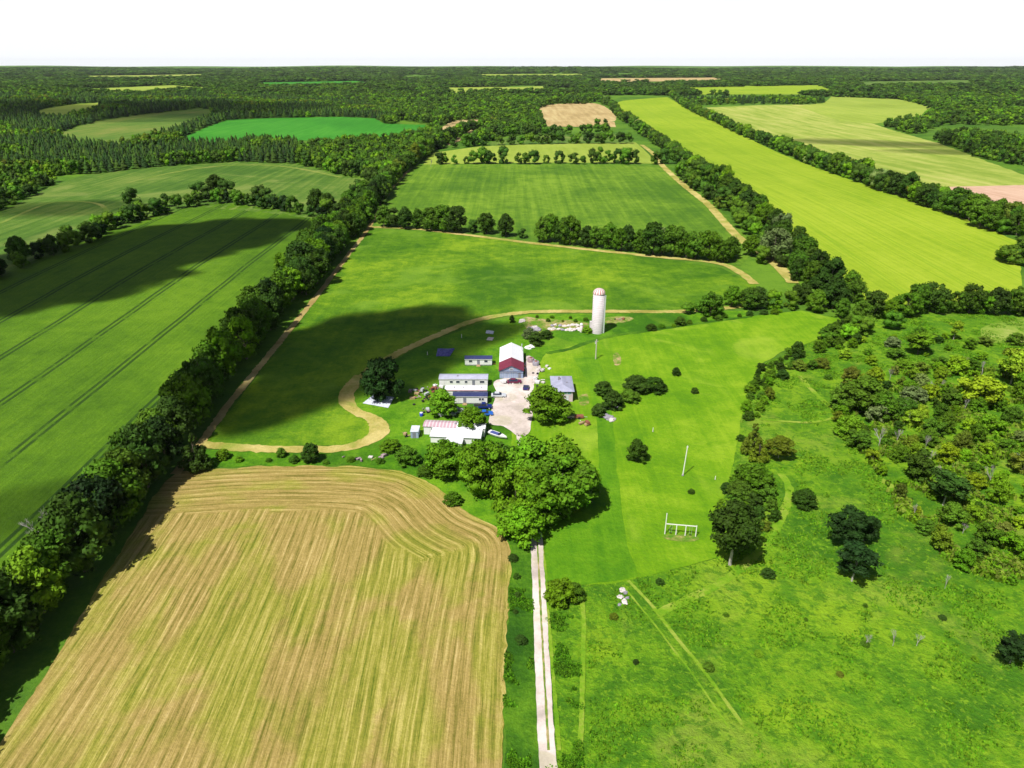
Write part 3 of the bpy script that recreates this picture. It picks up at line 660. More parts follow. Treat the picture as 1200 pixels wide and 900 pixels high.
# --- trees with labels of their own
own = [
 (611, 633, 8.6, 5.0, 'dome', 'bright', 'bright tree hanging over the top left side of the driveway'),
 (604, 610, 12.5, 5.8, 'round', 'bright', 'tall bright tree left of the driveway, behind the overhanging one'),
 (634, 612, 13.0, 5.6, 'round', 'bright', 'leafy tree standing right at the head of the driveway'),
 (657, 600, 13.5, 7.6, 'round', 'bright', 'widest bright tree of the clump between driveway and lawn'),
 (622, 575, 13.5, 6.4, 'dome', 'bright', 'bright tree in the middle back of the driveway clump'),
 (654, 568, 12.5, 7.2, 'dome', 'bright', 'rearmost broad tree of the driveway clump, nearest the house'),
 (677, 585, 10.5, 5.4, 'dome', 'bright', 'rightmost tree of the driveway clump, shading the lawn'),
 (566, 577, 13.0, 5.9, 'round', 'bright', 'round tree in front of the white roofed trailer, beside the yard'),
 (588, 560, 9.0, 4.2, 'round', 'mid', 'smaller tree between the white boat and the driveway clump'),
 (522, 557, 9.5, 4.7, 'round', 'bright', 'round tree before the left half of the white roofed trailer'),
 (545, 560, 8.5, 3.8, 'round', 'mid', 'narrow tree between the two round trees in front of the trailer'),
 (520, 486, 7.6, 4.3, 'dome', 'bright', 'lime tinted round tree left of the navy roofed trailer'),
 (553, 505, 7.0, 4.2, 'dome', 'bright', 'bright round tree beside the two blue vehicles'),
 (640, 492, 10.0, 6.0, 'dome', 'bright', 'big tree hiding the left corner of the blue roofed house'),
 (656, 493, 6.5, 4.0, 'dome', 'bright', 'lower tree in front of the blue roofed house'),
 (450, 468, 13.0, 6.3, 'round', 'deep', 'almost black tree above the white tarpaulin in the cloud shadow'),
 (231, 549, 10.0, 4.6, 'cone', 'dark', 'dark conical tree at the top left corner of the cut field'),
 (365, 541, 5.4, 2.4, 'dome', 'dark', 'small dark tree on the strip above the cut field'),
 (330, 535, 2.4, 1.3, 'dome', 'mid', 'tiny sapling left of the small dark tree above the cut field'),
 (262, 537, 2.6, 1.8, 'dome', 'bright', 'low bright sapling beside the dark conical tree'),
 (746, 540, 6.0, 2.9, 'dome', 'dark', 'lone small round tree in the middle of the lawn'),
 (855, 662, 15.0, 5.6, 'tall', 'dark', 'tall dark tree with pale trunk at the lower right of the lawn'),
 (868, 645, 9.0, 3.6, 'ragged', 'mid', 'spreading tree just behind the tall one by the lawn'),
 (990, 641, 9.5, 4.4, 'ragged', 'deep', 'upper of two very dark trees standing in the rough meadow'),
 (1012, 634, 6.0, 2.8, 'ragged', 'deep', 'dark tree touching the upper dark tree of the rough meadow'),
 (998, 681, 8.0, 3.9, 'ragged', 'deep', 'lower of two very dark trees with pale trunk in the meadow'),
 (1183, 777, 5.6, 2.7, 'ragged', 'deep', 'small dark flat topped tree with pale stem at lower right'),
 (880, 530, 9.0, 3.2, 'cone', 'olive', 'olive cone shaped juniper on the right edge of the lawn'),
 (888, 540, 6.5, 3.0, 'cone', 'olive', 'shorter golden olive juniper below the cone shaped one'),
 (912, 537, 6.0, 3.6, 'dome', 'olive', 'round olive cedar beside the pale clearing'),
 (880, 576, 7.5, 4.8, 'dome', 'mid', 'wide round tree below the junipers'),
 (866, 588, 5.0, 3.3, 'dome', 'mid', 'bushy tree at the foot of the wide round one'),
 (1010, 482, 10.5, 6.8, 'dome', 'mid', 'broad shady tree right of the curving scrub path'),
 (992, 480, 8.0, 5.2, 'dome', 'mid', 'green low tree at the end of the scrub path'),
 (1030, 490, 8.5, 5.0, 'dome', 'mid', 'round green tree right of the broad shady scrub tree'),
 (1105, 592, 8.5, 4.6, 'ragged', 'dark', 'dark spreading tree with forked pale trunk deep in the scrub'),
 (1072, 562, 8.0, 4.2, 'ragged', 'dark', 'dark flat crowned tree at the left side of the dense scrub'),
 (1184, 450, 12.0, 5.0, 'ragged', 'lime', 'tall lime tree with leaning pale trunk at the right edge'),
 (1117, 398, 7.0, 2.8, 'ragged', 'lime', 'slim lime tree alone near the pale clearing'),
 (1075, 415, 8.0, 5.0, 'ragged', 'bright', 'spreading bright tree left of the slim lime one'),
 (1145, 475, 9.0, 6.5, 'ragged', 'lime', 'wide lime crowned tree in the upper scrub'),
 (895, 492, 0, 0, None, None, None)]
for q in own:
    if q[4]: T_(q[0], q[1], q[2], q[3], q[4], q[5], None, q[6], cb=(.3 if 'pale' in q[6] or 'dark trees' in q[6] or 'slim' in q[6] else .07), pale=('pale' in q[6]), hd=True,
                name='juniper' if 'juniper' in q[6] or 'cedar' in q[6] else 'tree')
bush = [(657, 704, 4.6, 3.3, 'bright', 'dense green bush right beside the driveway'),
 (673, 702, 3.4, 2.0, 'mid', 'smaller bush right of the one beside the driveway'),
 (745, 458, 4.8, 4.7, 'dark', 'big dome shaped bush on the upper lawn'),
 (767, 458, 4.2, 4.0, 'dark', 'dome bush adjoining the biggest one on the lawn'),
 (707, 462, 4.0, 3.3, 'dark', 'dark bush nearest the house on the lawn'),
 (717, 478, 5.2, 3.2, 'dark', 'upright dark bush above the rock pile'),
 (737, 469, 3.2, 3.4, 'mid', 'paler low bush with a white stem between lawn bushes'),
 (702, 487, 3.6, 2.3, 'dark', 'small round bush left of the rock pile'),
 (792, 440, 2.8, 1.5, 'dark', 'small upright bush at the upper right of the lawn'),
 (814, 461, 2.0, 1.2, 'dark', 'tiny bush right of the small upright one on the lawn'),
 (723, 477, 2.0, 1.6, 'deep', 'small black green bush at the rock pile'),
 (478, 542, 4.4, 3.4, 'mid', 'low bush left of the trees before the white trailer'),
 (458, 528, 3.0, 2.8, 'bright', 'low bright shrub at the bend of the curling track'),
 (500, 557, 2.8, 2.3, 'mid', 'low shrub at the foot of the trees before the trailer'),
 (531, 590, 3.0, 2.1, 'mid', 'round bush at the rounded corner of the cut field'),
 (561, 575, 3.2, 2.6, 'mid', 'shrub below the round trees of the yard'),
 (600, 378, 3.0, 1.2, 'dark', 'dark post like shrub by the track bend'),
 (640, 396, 3.0, 2.6, 'dark', 'dark shrub among the rubble behind the barn'),
 (627, 404, 5.0, 3.0, 'dark', 'dark leafy shrub at the back right corner of the barn'),
 (620, 396, 4.0, 2.6, 'grey', 'grey green shrub behind the barn'),
 (688, 390, 2.6, 2.0, 'bright', 'bright shrub at the foot of the silo'),
 (942, 592, 3.8, 3.0, 'dark', 'dark round shrub alone in the rough meadow'),
 (936, 433, 3.2, 2.8, 'olive', 'oval olive shrub above the curving scrub path'),
 (962, 430, 3.0, 3.2, 'olive', 'oval dark shrub inside the loop of the scrub path'),
 (900, 468, 4.0, 1.8, 'olive', 'small cone shaped shrub in the clearing'),
 (934, 418, 5.5, 2.6, 'dark', 'tall dark shrub at the top corner of the lawn edge'),
 (900, 675, 1.6, 1.4, 'dark', 'small dark shrub on the meadow below the lawn'),
 (773, 684, 1.2, .9, 'dark', 'tiny dark shrub just below the lawn edge'),
 (868, 516, 1.6, 1.3, 'dark', 'tiny shrub on the lawn left of the juniper'),
 (810, 578, 1.2, .8, 'dark', 'tiny weed clump on the lawn below the leaning pole'),
 (1095, 400, 2.4, 3.0, 'dark', 'flat dark shrub near the slim lime tree'),
 (1070, 470, 5.0, 3.6, 'grey', 'pale grey green shrub in the upper scrub')]
for q in bush: T_(q[0], q[1], q[2], q[3], 'dome', q[4], None, q[5], cb=0, name='bush', hd=True)

def scatter(zone, poly, spacing, h, rk, tones, shapes, name='bush', cb=.0, mx=200, hf=None):
    P = [tuple(G(*p)[:2]) for p in poly]; E_ = np.array(P); got = []
    for _ in range(mx * 40):
        x = R.uniform(E_[:, 0].min(), E_[:, 0].max()); y = R.uniform(E_[:, 1].min(), E_[:, 1].max())
        if not bool(inpoly(np.array([x]), np.array([y]), P)[0]): continue
        if any((x - a) ** 2 + (y - b) ** 2 < spacing ** 2 for a, b in got): continue
        if any((x - t['x']) ** 2 + (y - t['y']) ** 2 < 4 for t in TREES if t['hd']): continue
        got.append((x, y)); hh = R.uniform(*h)
        T_(0, 0, hh, hh * R.uniform(*rk), R.choice(shapes), pick(tones), zone, cb=cb, name=name, pos=(x, y, float(hgt(x, y))))
        if len(got) >= mx: break
LE = [(930, 415), (905, 424), (889, 436), (880, 452), (876, 470), (872, 490), (880, 500), (895, 480), (905, 455), (925, 435), (935, 425)]
scatter('shrub fringe on the upper right lawn edge', LE, 3.0, (1.4, 3.2), (.5, .7), {'mid': 4, 'dark': 3, 'bright': 2}, ['dome', 'ragged'], mx=30)
scatter('shrub fringe below the junipers', [(845, 580), (875, 560), (905, 575), (915, 600), (895, 630), (870, 620), (838, 625)], 3.2, (2.5, 4.5), (.5, .7), {'mid': 3, 'dark': 3, 'bright': 3, 'olive': 1}, ['dome', 'ragged'], mx=22)
scatter('scrub bushes at the head of the lawn', [(950, 400), (990, 380), (1010, 385), (1000, 410), (960, 415)], 3.4, (3, 5.5), (.45, .6), {'mid': 4, 'dark': 3, 'bright': 1}, ['dome', 'ragged'], mx=16)
scatter('open scrub above the curving path', [(945, 430), (1000, 400), (1060, 390), (1150, 400), (1230, 400), (1230, 440), (1100, 440), (1040, 430), (980, 445), (950, 445)], 8.0, (1.6, 4.5), (.6, .9), {'mid': 3, 'olive': 2, 'bright': 3, 'grey': 2, 'lime': 2}, ['dome', 'ragged'], mx=46)
SCR = [(985, 455), (1040, 435), (1120, 435), (1290, 430), (1330, 560), (1300, 740), (1200, 690), (1130, 668), (1085, 640), (1060, 610), (1035, 560), (1000, 520), (975, 492)]
scatter('dense scrub on the right', SCR, 5.3, (2.0, 6.2), (.42, .7), {'mid': 4, 'olive': 2.6, 'bright': 7, 'dark': .4, 'lime': 4.5, 'brown': .7, 'grey': 1.2}, ['dome', 'ragged', 'ragged'], mx=300)
scatter('sparse bushes of the lower rough meadow', [(700, 700), (760, 760), (880, 700), (1000, 700), (1190, 740), (1200, 790), (720, 800)], 9, (.5, 1.2), (.8, 1.2), {'mid': 4, 'olive': 2, 'bright': 4, 'dark': 1}, ['dome'], mx=34)
row('shrub strip along the top of the farm grass', [(760, 387), (800, 381), (850, 373), (890, 369), (920, 366)], 5, (1.2, 2.6), {'mid': 3, 'dark': 3, 'bright': 2}, ('dome',), width=1.2, rk=(.7, .9), cb=0, name='bush')
row('shrub strip above the cut field', [(280, 541), (340, 543), (430, 540), (455, 543)], 7, (.9, 1.8), {'mid': 3, 'bright': 3}, ('dome',), width=1.2, rk=(.7, .9), cb=0, name='bush')
row('shrub strip along the verge', [(602, 655), (604, 700), (606, 780)], 6, (.7, 1.5), {'mid': 3, 'dark': 3}, ('dome',), width=.9, rk=(.6, .9), cb=0, name='bush')
scatter('scrub between track and ruin', [(625, 372), (690, 374), (690, 378), (640, 377)], 4, (.8, 1.6), (.6, .9), {'mid': 3, 'bright': 3, 'olive': 1}, ['dome'], mx=14)

# individuals or masses
def app(t):
    P = (t['x'], t['y'], 0); return t['h'] * ppm(P)
def seen(t):
    u, v = pix(t['x'], t['y'], t['h'] * .6); return -45 < u < 1245 and v < 980 and t['y'] > 20
tr = [t for t in TREES if t['name'] in ('tree', 'juniper')]; bu = [t for t in TREES if t['name'] == 'bush']
def split(L, n):
    ins = sorted([t for t in L if seen(t)], key=lambda t: -(app(t) + (1000 if t['label'] else 0)))
    return ins[:n], ins[n:] + [t for t in L if not seen(t)]
tr_i, tr_m = split(tr, 292); bu_i, bu_m = split(bu, 294)
zones = {}
for t in tr_i + bu_i:
    if not t['label']: zones.setdefault((t['zone'], t['tone']), []).append(t)
for (z, tone), L in zones.items():
    L.sort(key=lambda t: math.hypot(t['x'], t['y']))
    for i, t in enumerate(L):
        kind = 'bush' if t['name'] == 'bush' else 'tree'
        t['label'] = '%s %s %s of the %s' % (ordn(i + 1) + (' nearest' if i else ''), TONE[tone][1], kind, z)

def plant(t):
    g = {'tree': 'broadleaf trees of the farm hedges and clumps', 'bush': 'bushes and shrubs of the farm', 'juniper': 'junipers at the lawn edge'}[t['name']]
    root = thing(t['name'], t['label'], 'shrub' if t['name'] == 'bush' else 'tree', (t['x'], t['y'], float(hgt(t['x'], t['y'])) + float(lift(t['x'], t['y']))), 0, g if not t['zone'] else t['zone'])
    me = R.choice(CR[t['shape']])
    c = bpy.data.objects.new('crown', me); link(c, root)
    cb = t['cb']; c.location = (0, 0, t['h'] * cb - .1)
    w = 2 * t['r']; c.scale = (w * R.uniform(.95, 1.12), w * R.uniform(.95, 1.12), t['h'] * (1 - cb) + .1); c.rotation_euler = (R.uniform(-.06, .06), R.uniform(-.06, .06), R.random() * 6.28)
    k = R.uniform(.78, 1.28); col = TONE[t['tone']][0]
    c.color = (col[0] * k * R.uniform(.9, 1.15), col[1] * k, col[2] * k * R.uniform(.6, 1.4), 1)
    if t['h'] > 2.2:
        s = bpy.data.objects.new('trunk' if t['name'] != 'bush' else 'stem', R.choice(TRP if t['pale'] else TR)); link(s, root)
        s.scale = (t['h'] * .75, t['h'] * .75, t['h']) if t['h'] > 6 else (t['h'] * .6, t['h'] * .6, t['h'] * .9); s.rotation_euler = (0, 0, R.random() * 6.28)
for t in tr_i + bu_i: plant(t)

# bare, dead trees
dead = [(62, 640, 12, 'grey leafless tree in the near left hedgerow', 1.15), (1014, 757, 4.2, 'leftmost of three pale bare saplings in the rough meadow', .8), (1046, 757, 5.2, 'middle and tallest of three pale bare saplings in the meadow', .5),
        (1074, 757, 4.2, 'right one of three pale bare saplings, with brownish twigs', .7), (1030, 522, 7.5, 'pale leafless tree at the upper left of the dense scrub', .9), (1050, 520, 7.5, 'pale dead tree just right of the leafless scrub tree', .6),
        (1150, 440, 7, 'bare pale tree near the leaning lime tree', .7), (1128, 625, 4, 'short bare tree in the middle of the dense scrub', .8), (1107, 690, 5, 'thin bare sapling in front of the dense scrub', .4),
        (925, 305, 12, 'grey bare tree in the central belt', .8), (850, 306, 11, 'grey bare tree beside the tree row across the hay fields', .6), (1083, 530, 8, 'dead trunk with few branches in the dense scrub', .5),
        (737, 470, 3, 'white stemmed dead shrub between the lawn bushes', .8), (1165, 470, 6, 'bare grey tree in the dark hollow at the right', .8), (505, 196, 10, 'bare tree at the corner of the far row', .8)]
for i, (px, py, h, lab, w) in enumerate(dead):
    P = G(px, py); root = thing('dead_tree', lab, 'dead tree', P, 0, 'dead and leafless trees')
    o = link(bpy.data.objects.new('branches', BARE[i % 4]), root); o.scale = (h * w, h * w, h); o.rotation_euler = (0, 0, i * 1.3)

E_s = [tuple(G(*p)[:2]) for p in SCR]; bs = []
while len(bs) < 16:
    x, y = R.uniform(60, 210), R.uniform(105, 250)
    if bool(inpoly(np.array([x]), np.array([y]), E_s)[0]) and pix(x, y, 0)[0] < 1195: bs.append((x, y))
bs.sort(key=lambda q: math.hypot(*q))
for i, (x, y) in enumerate(bs):
    root = thing('dead_tree', '%s pale bare sapling standing inside the dense scrub' % (ordn(i + 1) + (' nearest' if i else '')), 'dead tree', (x, y, float(hgt(x, y))), 0, 'dead and leafless trees')
    o = link(bpy.data.objects.new('branches', BARE[i % 4]), root); h = R.uniform(5, 8.5); o.scale = (h * .55, h * .55, h); o.rotation_euler = (R.uniform(-.2, .2), R.uniform(-.2, .2), i * 1.3)

# ---- masses: low detail trees merged in one mesh each
LOW = {'b1': [crown_arrays(random.Random(300 + i), 'dome', 9, 0, 22, .05, 1.0) for i in range(6)],
       'b0': [crown_arrays(random.Random(320 + i), 'round', 14, 1, 40, .036, .9) for i in range(4)]}
def cone_tree(seed):
    rs = random.Random(seed); V = []; T = []
    tiers = 6
    for k in range(tiers):
        z0 = .08 + k * .145; z1 = min(1.0, z0 + .30); r = .27 * (1 - k / tiers) + .03; n = 7; b = len(V); ph = rs.random() * 6
        for i in range(n):
            a = ph + 6.283 * i / n; q = r * rs.uniform(.55, 1.15); V.append((q * math.cos(a), q * math.sin(a), z0 + rs.uniform(-.03, .04)))
        V.append((rs.uniform(-.01, .01), rs.uniform(-.01, .01), z1))
        T += [(b + i, b + (i + 1) % n, b + n) for i in range(n)]
    return np.array(V), np.array(T), None
LOW['c'] = [cone_tree(400 + i) for i in range(6)]

def mass(name, items, label, cat, group=None):
    """items: (x, y, z, h, w, key, colour)"""
    Vs, Ts, Qs, Cs, base = [], [], [], [], 0
    for (x, y, z, h, w, key, col) in items:
        V, T, Q = LOW[key][R.randrange(len(LOW[key]))]
        a = R.random() * 6.283; ca, sa = math.cos(a), math.sin(a)
        P = np.column_stack([(V[:, 0] * ca - V[:, 1] * sa) * w + x, (V[:, 0] * sa + V[:, 1] * ca) * w + y, V[:, 2] * h + z])
        Vs.append(P); Ts.append(T + base)
        if Q is not None: Qs.append(Q + base)
        k = R.uniform(.7, 1.35); Cs.append(np.tile(np.array(col) * k * np.array([R.uniform(.85, 1.2), 1, 1]), (len(V), 1))); base += len(V)
    fl = [np.concatenate(Ts)] + ([np.concatenate(Qs)] if Qs else [])
    me = np_mesh(name, np.concatenate(Vs), fl, LEAFM, np.concatenate(Cs))
    o = bpy.data.objects.new(name, me); C.objects.link(o); tag(o, label, cat, group, 'stuff')
    return o
def as_item(t, key): return (t['x'], t['y'], float(hgt(t['x'], t['y'])) - .2, t['h'], 2 * t['r'] * 1.15, key, TONE[t['tone']][0])
mass('treeline', [as_item(t, 'b0') for t in tr_m], 'distant hedgerow trees lining the far fields', 'treeline')
if bu_m: mass('shrubbery', [as_item(t, 'b0') for t in bu_m], 'low scrub filling in behind the nearer bushes', 'shrubbery')

# forests
openf = [F_[k] for k in ('olive', 'emerald', 'strip', 'tanA', 'tanB', 'tanC', 'small', 'small2', 'meadow', 'C1', 'yellow', 'pale', 'pale2', 'pink')]
def forest(name, poly, label, spacing, mixf, hr, keyn='b1'):
    E_ = np.array([tuple(G(*p)[:2]) for p in poly]); items = []
    P = [tuple(q) for q in E_]; y = E_[:, 1].min()
    while y < E_[:, 1].max():
        sp = spacing * (1 + max(0, y - 700) / 1100); x = E_[:, 0].min()
        xs = np.arange(E_[:, 0].min(), E_[:, 0].max(), sp); xs = xs + rng.uniform(-.45, .45, len(xs)) * sp; ys = y + rng.uniform(-.45, .45, len(xs)) * sp
        ok = inpoly(xs, ys, P)
        for a, b in zip(xs[ok], ys[ok]):
            z = float(hgt(a, b)); u, v = pix(a, b, z)
            if u < -90 or u > 1290: continue
            if any(bool(inpoly(np.array([u, u]), np.array([v, v - (8.5 if name == 'upper_woods' else 5.5)]), q).any()) for q in openf): continue
            key, h, w, tone = mixf(a, b, u, v)
            h *= R.uniform(*hr); s = sp / spacing
            items.append((a, b, z - .3, h * (1 + .12 * (s - 1)), w * s ** .85 * R.uniform(.85, 1.2), key, TONE[tone][0]))
        y += sp * .95
    return mass(name, items, label, 'forest')
def mixA(a, b, u, v):
    k = mnoise.noise(Vector((a / 120, b / 120, 3)))
    if k > -.12: return 'c', 12, 13, R.choice(['dark', 'deep', 'dark', 'deep'])
    return 'b1', 12, 9, R.choice(['dark', 'mid', 'mid', 'dark', 'bright'] if k > -.25 else ['mid', 'bright', 'mid', 'olive'])
def mixB(a, b, u, v):
    return ('b1', 13, 11, R.choice(['dark', 'mid', 'mid', 'dark', 'bright'])) if R.random() > .12 else ('c', 15, 10, 'dark')
forest('conifer_forest', [(-200, 214), (0, 211), (30, 208), (110, 204), (270, 193), (345, 194), (350, 167), (440, 166), (470, 140), (420, 113.5), (-200, 113.5)], 'dark conifer forest at the upper left around the olive field', 6.5, mixA, (.8, 1.15))
forest('woods', [(350, 193), (350, 178), (440, 168), (512, 150), (520, 168), (500, 182), (470, 200), (440, 214), (400, 206)], 'broadleaf woods between emerald field and hedgerow', 7.5, mixB, (.85, 1.15))
forest('upper_woods', [(420, 113.5), (450, 139), (520, 148), (530, 172), (560, 170), (600, 158), (722, 155), (722, 150), (637, 150), (630, 128), (700, 120), (716, 126), (705, 113.5)], 'broadleaf woods at top centre around the tan fields', 8.5, mixB, (.85, 1.2))
forest('left_copse', [(-80, 260), (0, 247), (40, 232), (64, 220), (60, 213), (0, 216), (-80, 232)], 'dark copse at the left edge below the forest', 8, mixB, (.7, 1.0))
forest('right_copse', [(1028, 153), (1060, 158), (1085, 156), (1100, 147), (1200, 147), (1260, 147), (1260, 133), (1180, 132), (1110, 129), (1060, 140), (1030, 146)], 'dark copses among the far fields at upper right', 9, mixB, (.8, 1.1))
forest('hollow_woods', [(1092, 170), (1125, 182), (1170, 190), (1190, 194), (1260, 200), (1260, 172), (1180, 165), (1140, 160), (1100, 160)], 'dark woods in the hollow at the right edge', 9, mixB, (.8, 1.1))
forest('far_belt', [(800, 124), (965, 123.5), (965, 117), (800, 117)], 'dark belt of trees closing off the far end of the fields', 9, mixA, (.8, 1.1))
forest('horizon_woods', [(1060, 125), (1092, 129), (1200, 124), (1260, 124), (1260, 113.5), (1050, 113.5)], 'wooded land at the far upper right', 10, mixB, (.8, 1.1))

def far_woods():
    items = []
    for y in np.arange(2150, 9500, 1):
        pass
    y = 2120.0
    while y < 9000:
        sp = 18 * (y / 2100) ** 1.15; half = y * .80
        for x in np.arange(-half, half, sp):
            a = x + R.uniform(-.4, .4) * sp; b = y + R.uniform(-.4, .4) * sp
            k = mnoise.noise(Vector((a / 420, b / 300, 1.7))) + .5 * mnoise.noise(Vector((a / 130, b / 150, 5)))
            u_, v_ = pix(a, b, float(hgt(a, b)))
            if k < -.22 or any(bool(inpoly(np.array([u_, u_]), np.array([v_, v_ - 1.5]), F_['far%d' % i_]).any()) for i_ in range(8)): continue
            s = sp / 18
            items.append((a, b, float(hgt(a, b)) - 1, R.uniform(13, 19) * (1 + .05 * s), sp * 1.5, 'b1', TONE[R.choice(['dark', 'mid', 'dark'])][0]))
        y += sp * .9
    mass('distant_forest', items, 'distant forest reaching to the hazy horizon', 'forest')
far_woods()

# ground cover: tufts of tall grass and weeds
def tufts(name, polys, n, h, label, cols, excl=()):
    X_ = [[tuple(G(*p)[:2]) for p in q] for q in excl]
    P = [[tuple(G(*p)[:2]) for p in q] for q in polys]; V = []; F = []; Cc = []
    E_ = np.array(sum(P, [])); lo, hi = E_.min(0), E_.max(0); k = 0; b = 0
    while k < n:
        xs = rng.uniform(lo[0], hi[0], 4000); ys = rng.uniform(lo[1], hi[1], 4000)
        ok = np.zeros(4000, bool)
        for q in P: ok |= inpoly(xs, ys, q)
        for q in X_: ok &= ~inpoly(xs, ys, q)
        for x, y in zip(xs[ok], ys[ok]):
            d = mnoise.noise(Vector((x / 9, y / 9, 2))) + .5 * mnoise.noise(Vector((x / 2.5, y / 2.5, 4)))
            if d < .12: continue
            z = float(hgt(x, y)); c = np.array(R.choice(cols)) * R.uniform(.8, 1.15); s = h * R.uniform(.5, 1.3)
            for _ in range(3):
                a = R.random() * 6.283; ca, sa = math.cos(a) * s * .5, math.sin(a) * s * .5; ox, oy = R.uniform(-s, s) * .7, R.uniform(-s, s) * .7
                V += [(x + ox - ca, y + oy - sa, z), (x + ox + ca, y + oy + sa, z + s * .15), (x + ox + ca * .6 + sa * .7, y + oy + sa * .6 - ca * .7, z + s), (x + ox - ca * .5 + sa * .6, y + oy - sa * .5 - ca * .6, z + s * .8)]
                F.append((b, b + 1, b + 2, b + 3)); b += 4; Cc += [c] * 4
            k += 1
            if k >= n: break
    me = np_mesh(name, np.array(V), [np.array(F)], LEAFM, np.array(Cc)); o = bpy.data.objects.new(name, me); C.objects.link(o); tag(o, label, 'undergrowth', None, 'stuff')
DRV = [(608, 505), (622, 590), (626, 617), (624, 787), (620, 985), (668, 985), (650, 787), (640, 690), (634, 610)]
PTH = [[(680, 690), (688, 690), (692, 900), (676, 900)], [(725, 680), (740, 680), (885, 850), (850, 855)]]
tufts('undergrowth', [F_['roughR']], 60000, .27, 'tall weeds and grass clumps of the rough meadow', [(.09, .24, .005), (.12, .27, .008), (.07, .20, .005), (.14, .26, .010)], [F_['lawn']] + PTH)
tufts('scrub_undergrowth', [SCR], 22000, 1.0, 'waist high brambles filling the dense scrub', [(.12, .25, .006), (.16, .29, .010), (.09, .21, .006), (.18, .25, .025), (.14, .20, .025)])
tufts('verge_weeds', [F_['verge'], [(645, 690), (680, 690), (684, 900), (650, 900)]], 5000, .3, 'rank weeds beside the driveway', [(.07, .20, .005), (.04, .13, .004), (.10, .25, .008)], [DRV])

# ------------------------------------------------------------------ buildings
MT = {}
MT['white_wall'] = plain_mat('white_siding', (.80, .79, .80, 1), .5, .05, .6, dirt=((.45, .42, .40, 1), .35))
MT['white_roof'] = plain_mat('white_metal_roof', (.80, .81, .84, 1), .4, .05, .4, dirt=((.5, .47, .48, 1), .3), wave=(0, .6, (.66, .67, .72, 1), .35))
MT['barn_white'] = plain_mat('white_barn_roof', (.83, .84, .87, 1), .4, .04, .4, dirt=((.6, .6, .62, 1), .3), wave=(1, .9, (.7, .71, .76, 1), .35))
MT['barn_red'] = plain_mat('red_barn_roof', (.17, .026, .055, 1), .5, .2, .5, dirt=((.27, .09, .13, 1), .5), wave=(1, .9, (.26, .04, .06, 1), .4))
MT['lilac_roof'] = plain_mat('grey_roof', (.42, .43, .55, 1), .5, .12, .5, dirt=((.3, .3, .35, 1), .5))
MT['navy_roof'] = plain_mat('navy_roof', (.035, .045, .13, 1), .5, .2, .6, dirt=((.10, .11, .2, 1), .4))
MT['house_roof'] = plain_mat('blue_grey_shingles', (.34, .35, .47, 1), .8, .15, .7, dirt=((.4, .38, .47, 1), .6))
MT['red_stripe'] = plain_mat('rusty_striped_roof', (.62, .55, .58, 1), .5, .1, .5, wave=(0, .95, (.42, .20, .26, 1), .65), dirt=((.45, .2, .18, 1), .4))
MT['blue_wall'] = plain_mat('grey_blue_siding', (.30, .38, .55, 1), .6, .12, .6, dirt=((.5, .55, .65, 1), .5))
MT['pale_wall'] = plain_mat('pale_brick', (.62, .50, .52, 1), .8, .15, 2)
MT['teal'] = plain_mat('teal_glass', (.12, .30, .36, 1), .2, .2, 2, spec=.5)
MT['glass'] = plain_mat('dark_glass', (.03, .04, .07, 1), .15, .2, 1, spec=.6)
MT['trim'] = plain_mat('white_trim', (.75, .75, .76, 1), .5, .05)
MT['redtrim'] = plain_mat('red_trim', (.42, .08, .09, 1), .5, .1)
MT['door'] = plain_mat('grey_door', (.22, .23, .28, 1), .5, .15)
MT['whitedoor'] = plain_mat('white_door', (.62, .64, .70, 1), .5, .1)
MT['concrete'] = plain_mat('silo_concrete', (.66, .60, .63, 1), .85, .12, .5, dirt=((.48, .42, .42, 1), .5))
MT['hoop'] = plain_mat('steel_hoops', (.45, .42, .44, 1), .5, .1, metal=.5)
MT['steel'] = plain_mat('galvanised_steel', (.62, .64, .66, 1), .45, .1, metal=.3)
MT['rubber'] = plain_mat('rubber', (.02, .02, .02, 1), .8, .1)
MT['stone'] = plain_mat('pale_stone', (.62, .56, .55, 1), .9, .3, 3)
MT['greystone'] = plain_mat('grey_stone', (.30, .28, .33, 1), .9, .35, 3)
MT['pole'] = plain_mat('grey_timber', (.50, .47, .40, 1), .85, .2, 4)
MT['whitepole'] = plain_mat('white_paint', (.78, .77, .74, 1), .6, .06, 3)
MT['maroonblock'] = plain_mat('maroon_blockwork', (.26, .07, .12, 1), .8, .2, 2)
MT['tarp'] = plain_mat('white_sheeting', (.62, .66, .74, 1), .5, .12, .5, dirt=((.2, .24, .28, 1), .6))
MT['bluetarp'] = plain_mat('blue_sheeting', (.10, .10, .32, 1), .5, .3, .8, dirt=((.3, .3, .5, 1), .6))
MT['rust'] = plain_mat('rusty_iron', (.26, .10, .06, 1), .8, .4, 2, dirt=((.12, .05, .05, 1), .5))
MT['junk'] = plain_mat('weathered_scrap', (.34, .25, .27, 1), .7, .5, 1.5, dirt=((.10, .07, .09, 1), .7))
MT['wood'] = plain_mat('timber', (.42, .30, .16, 1), .8, .3, 2)

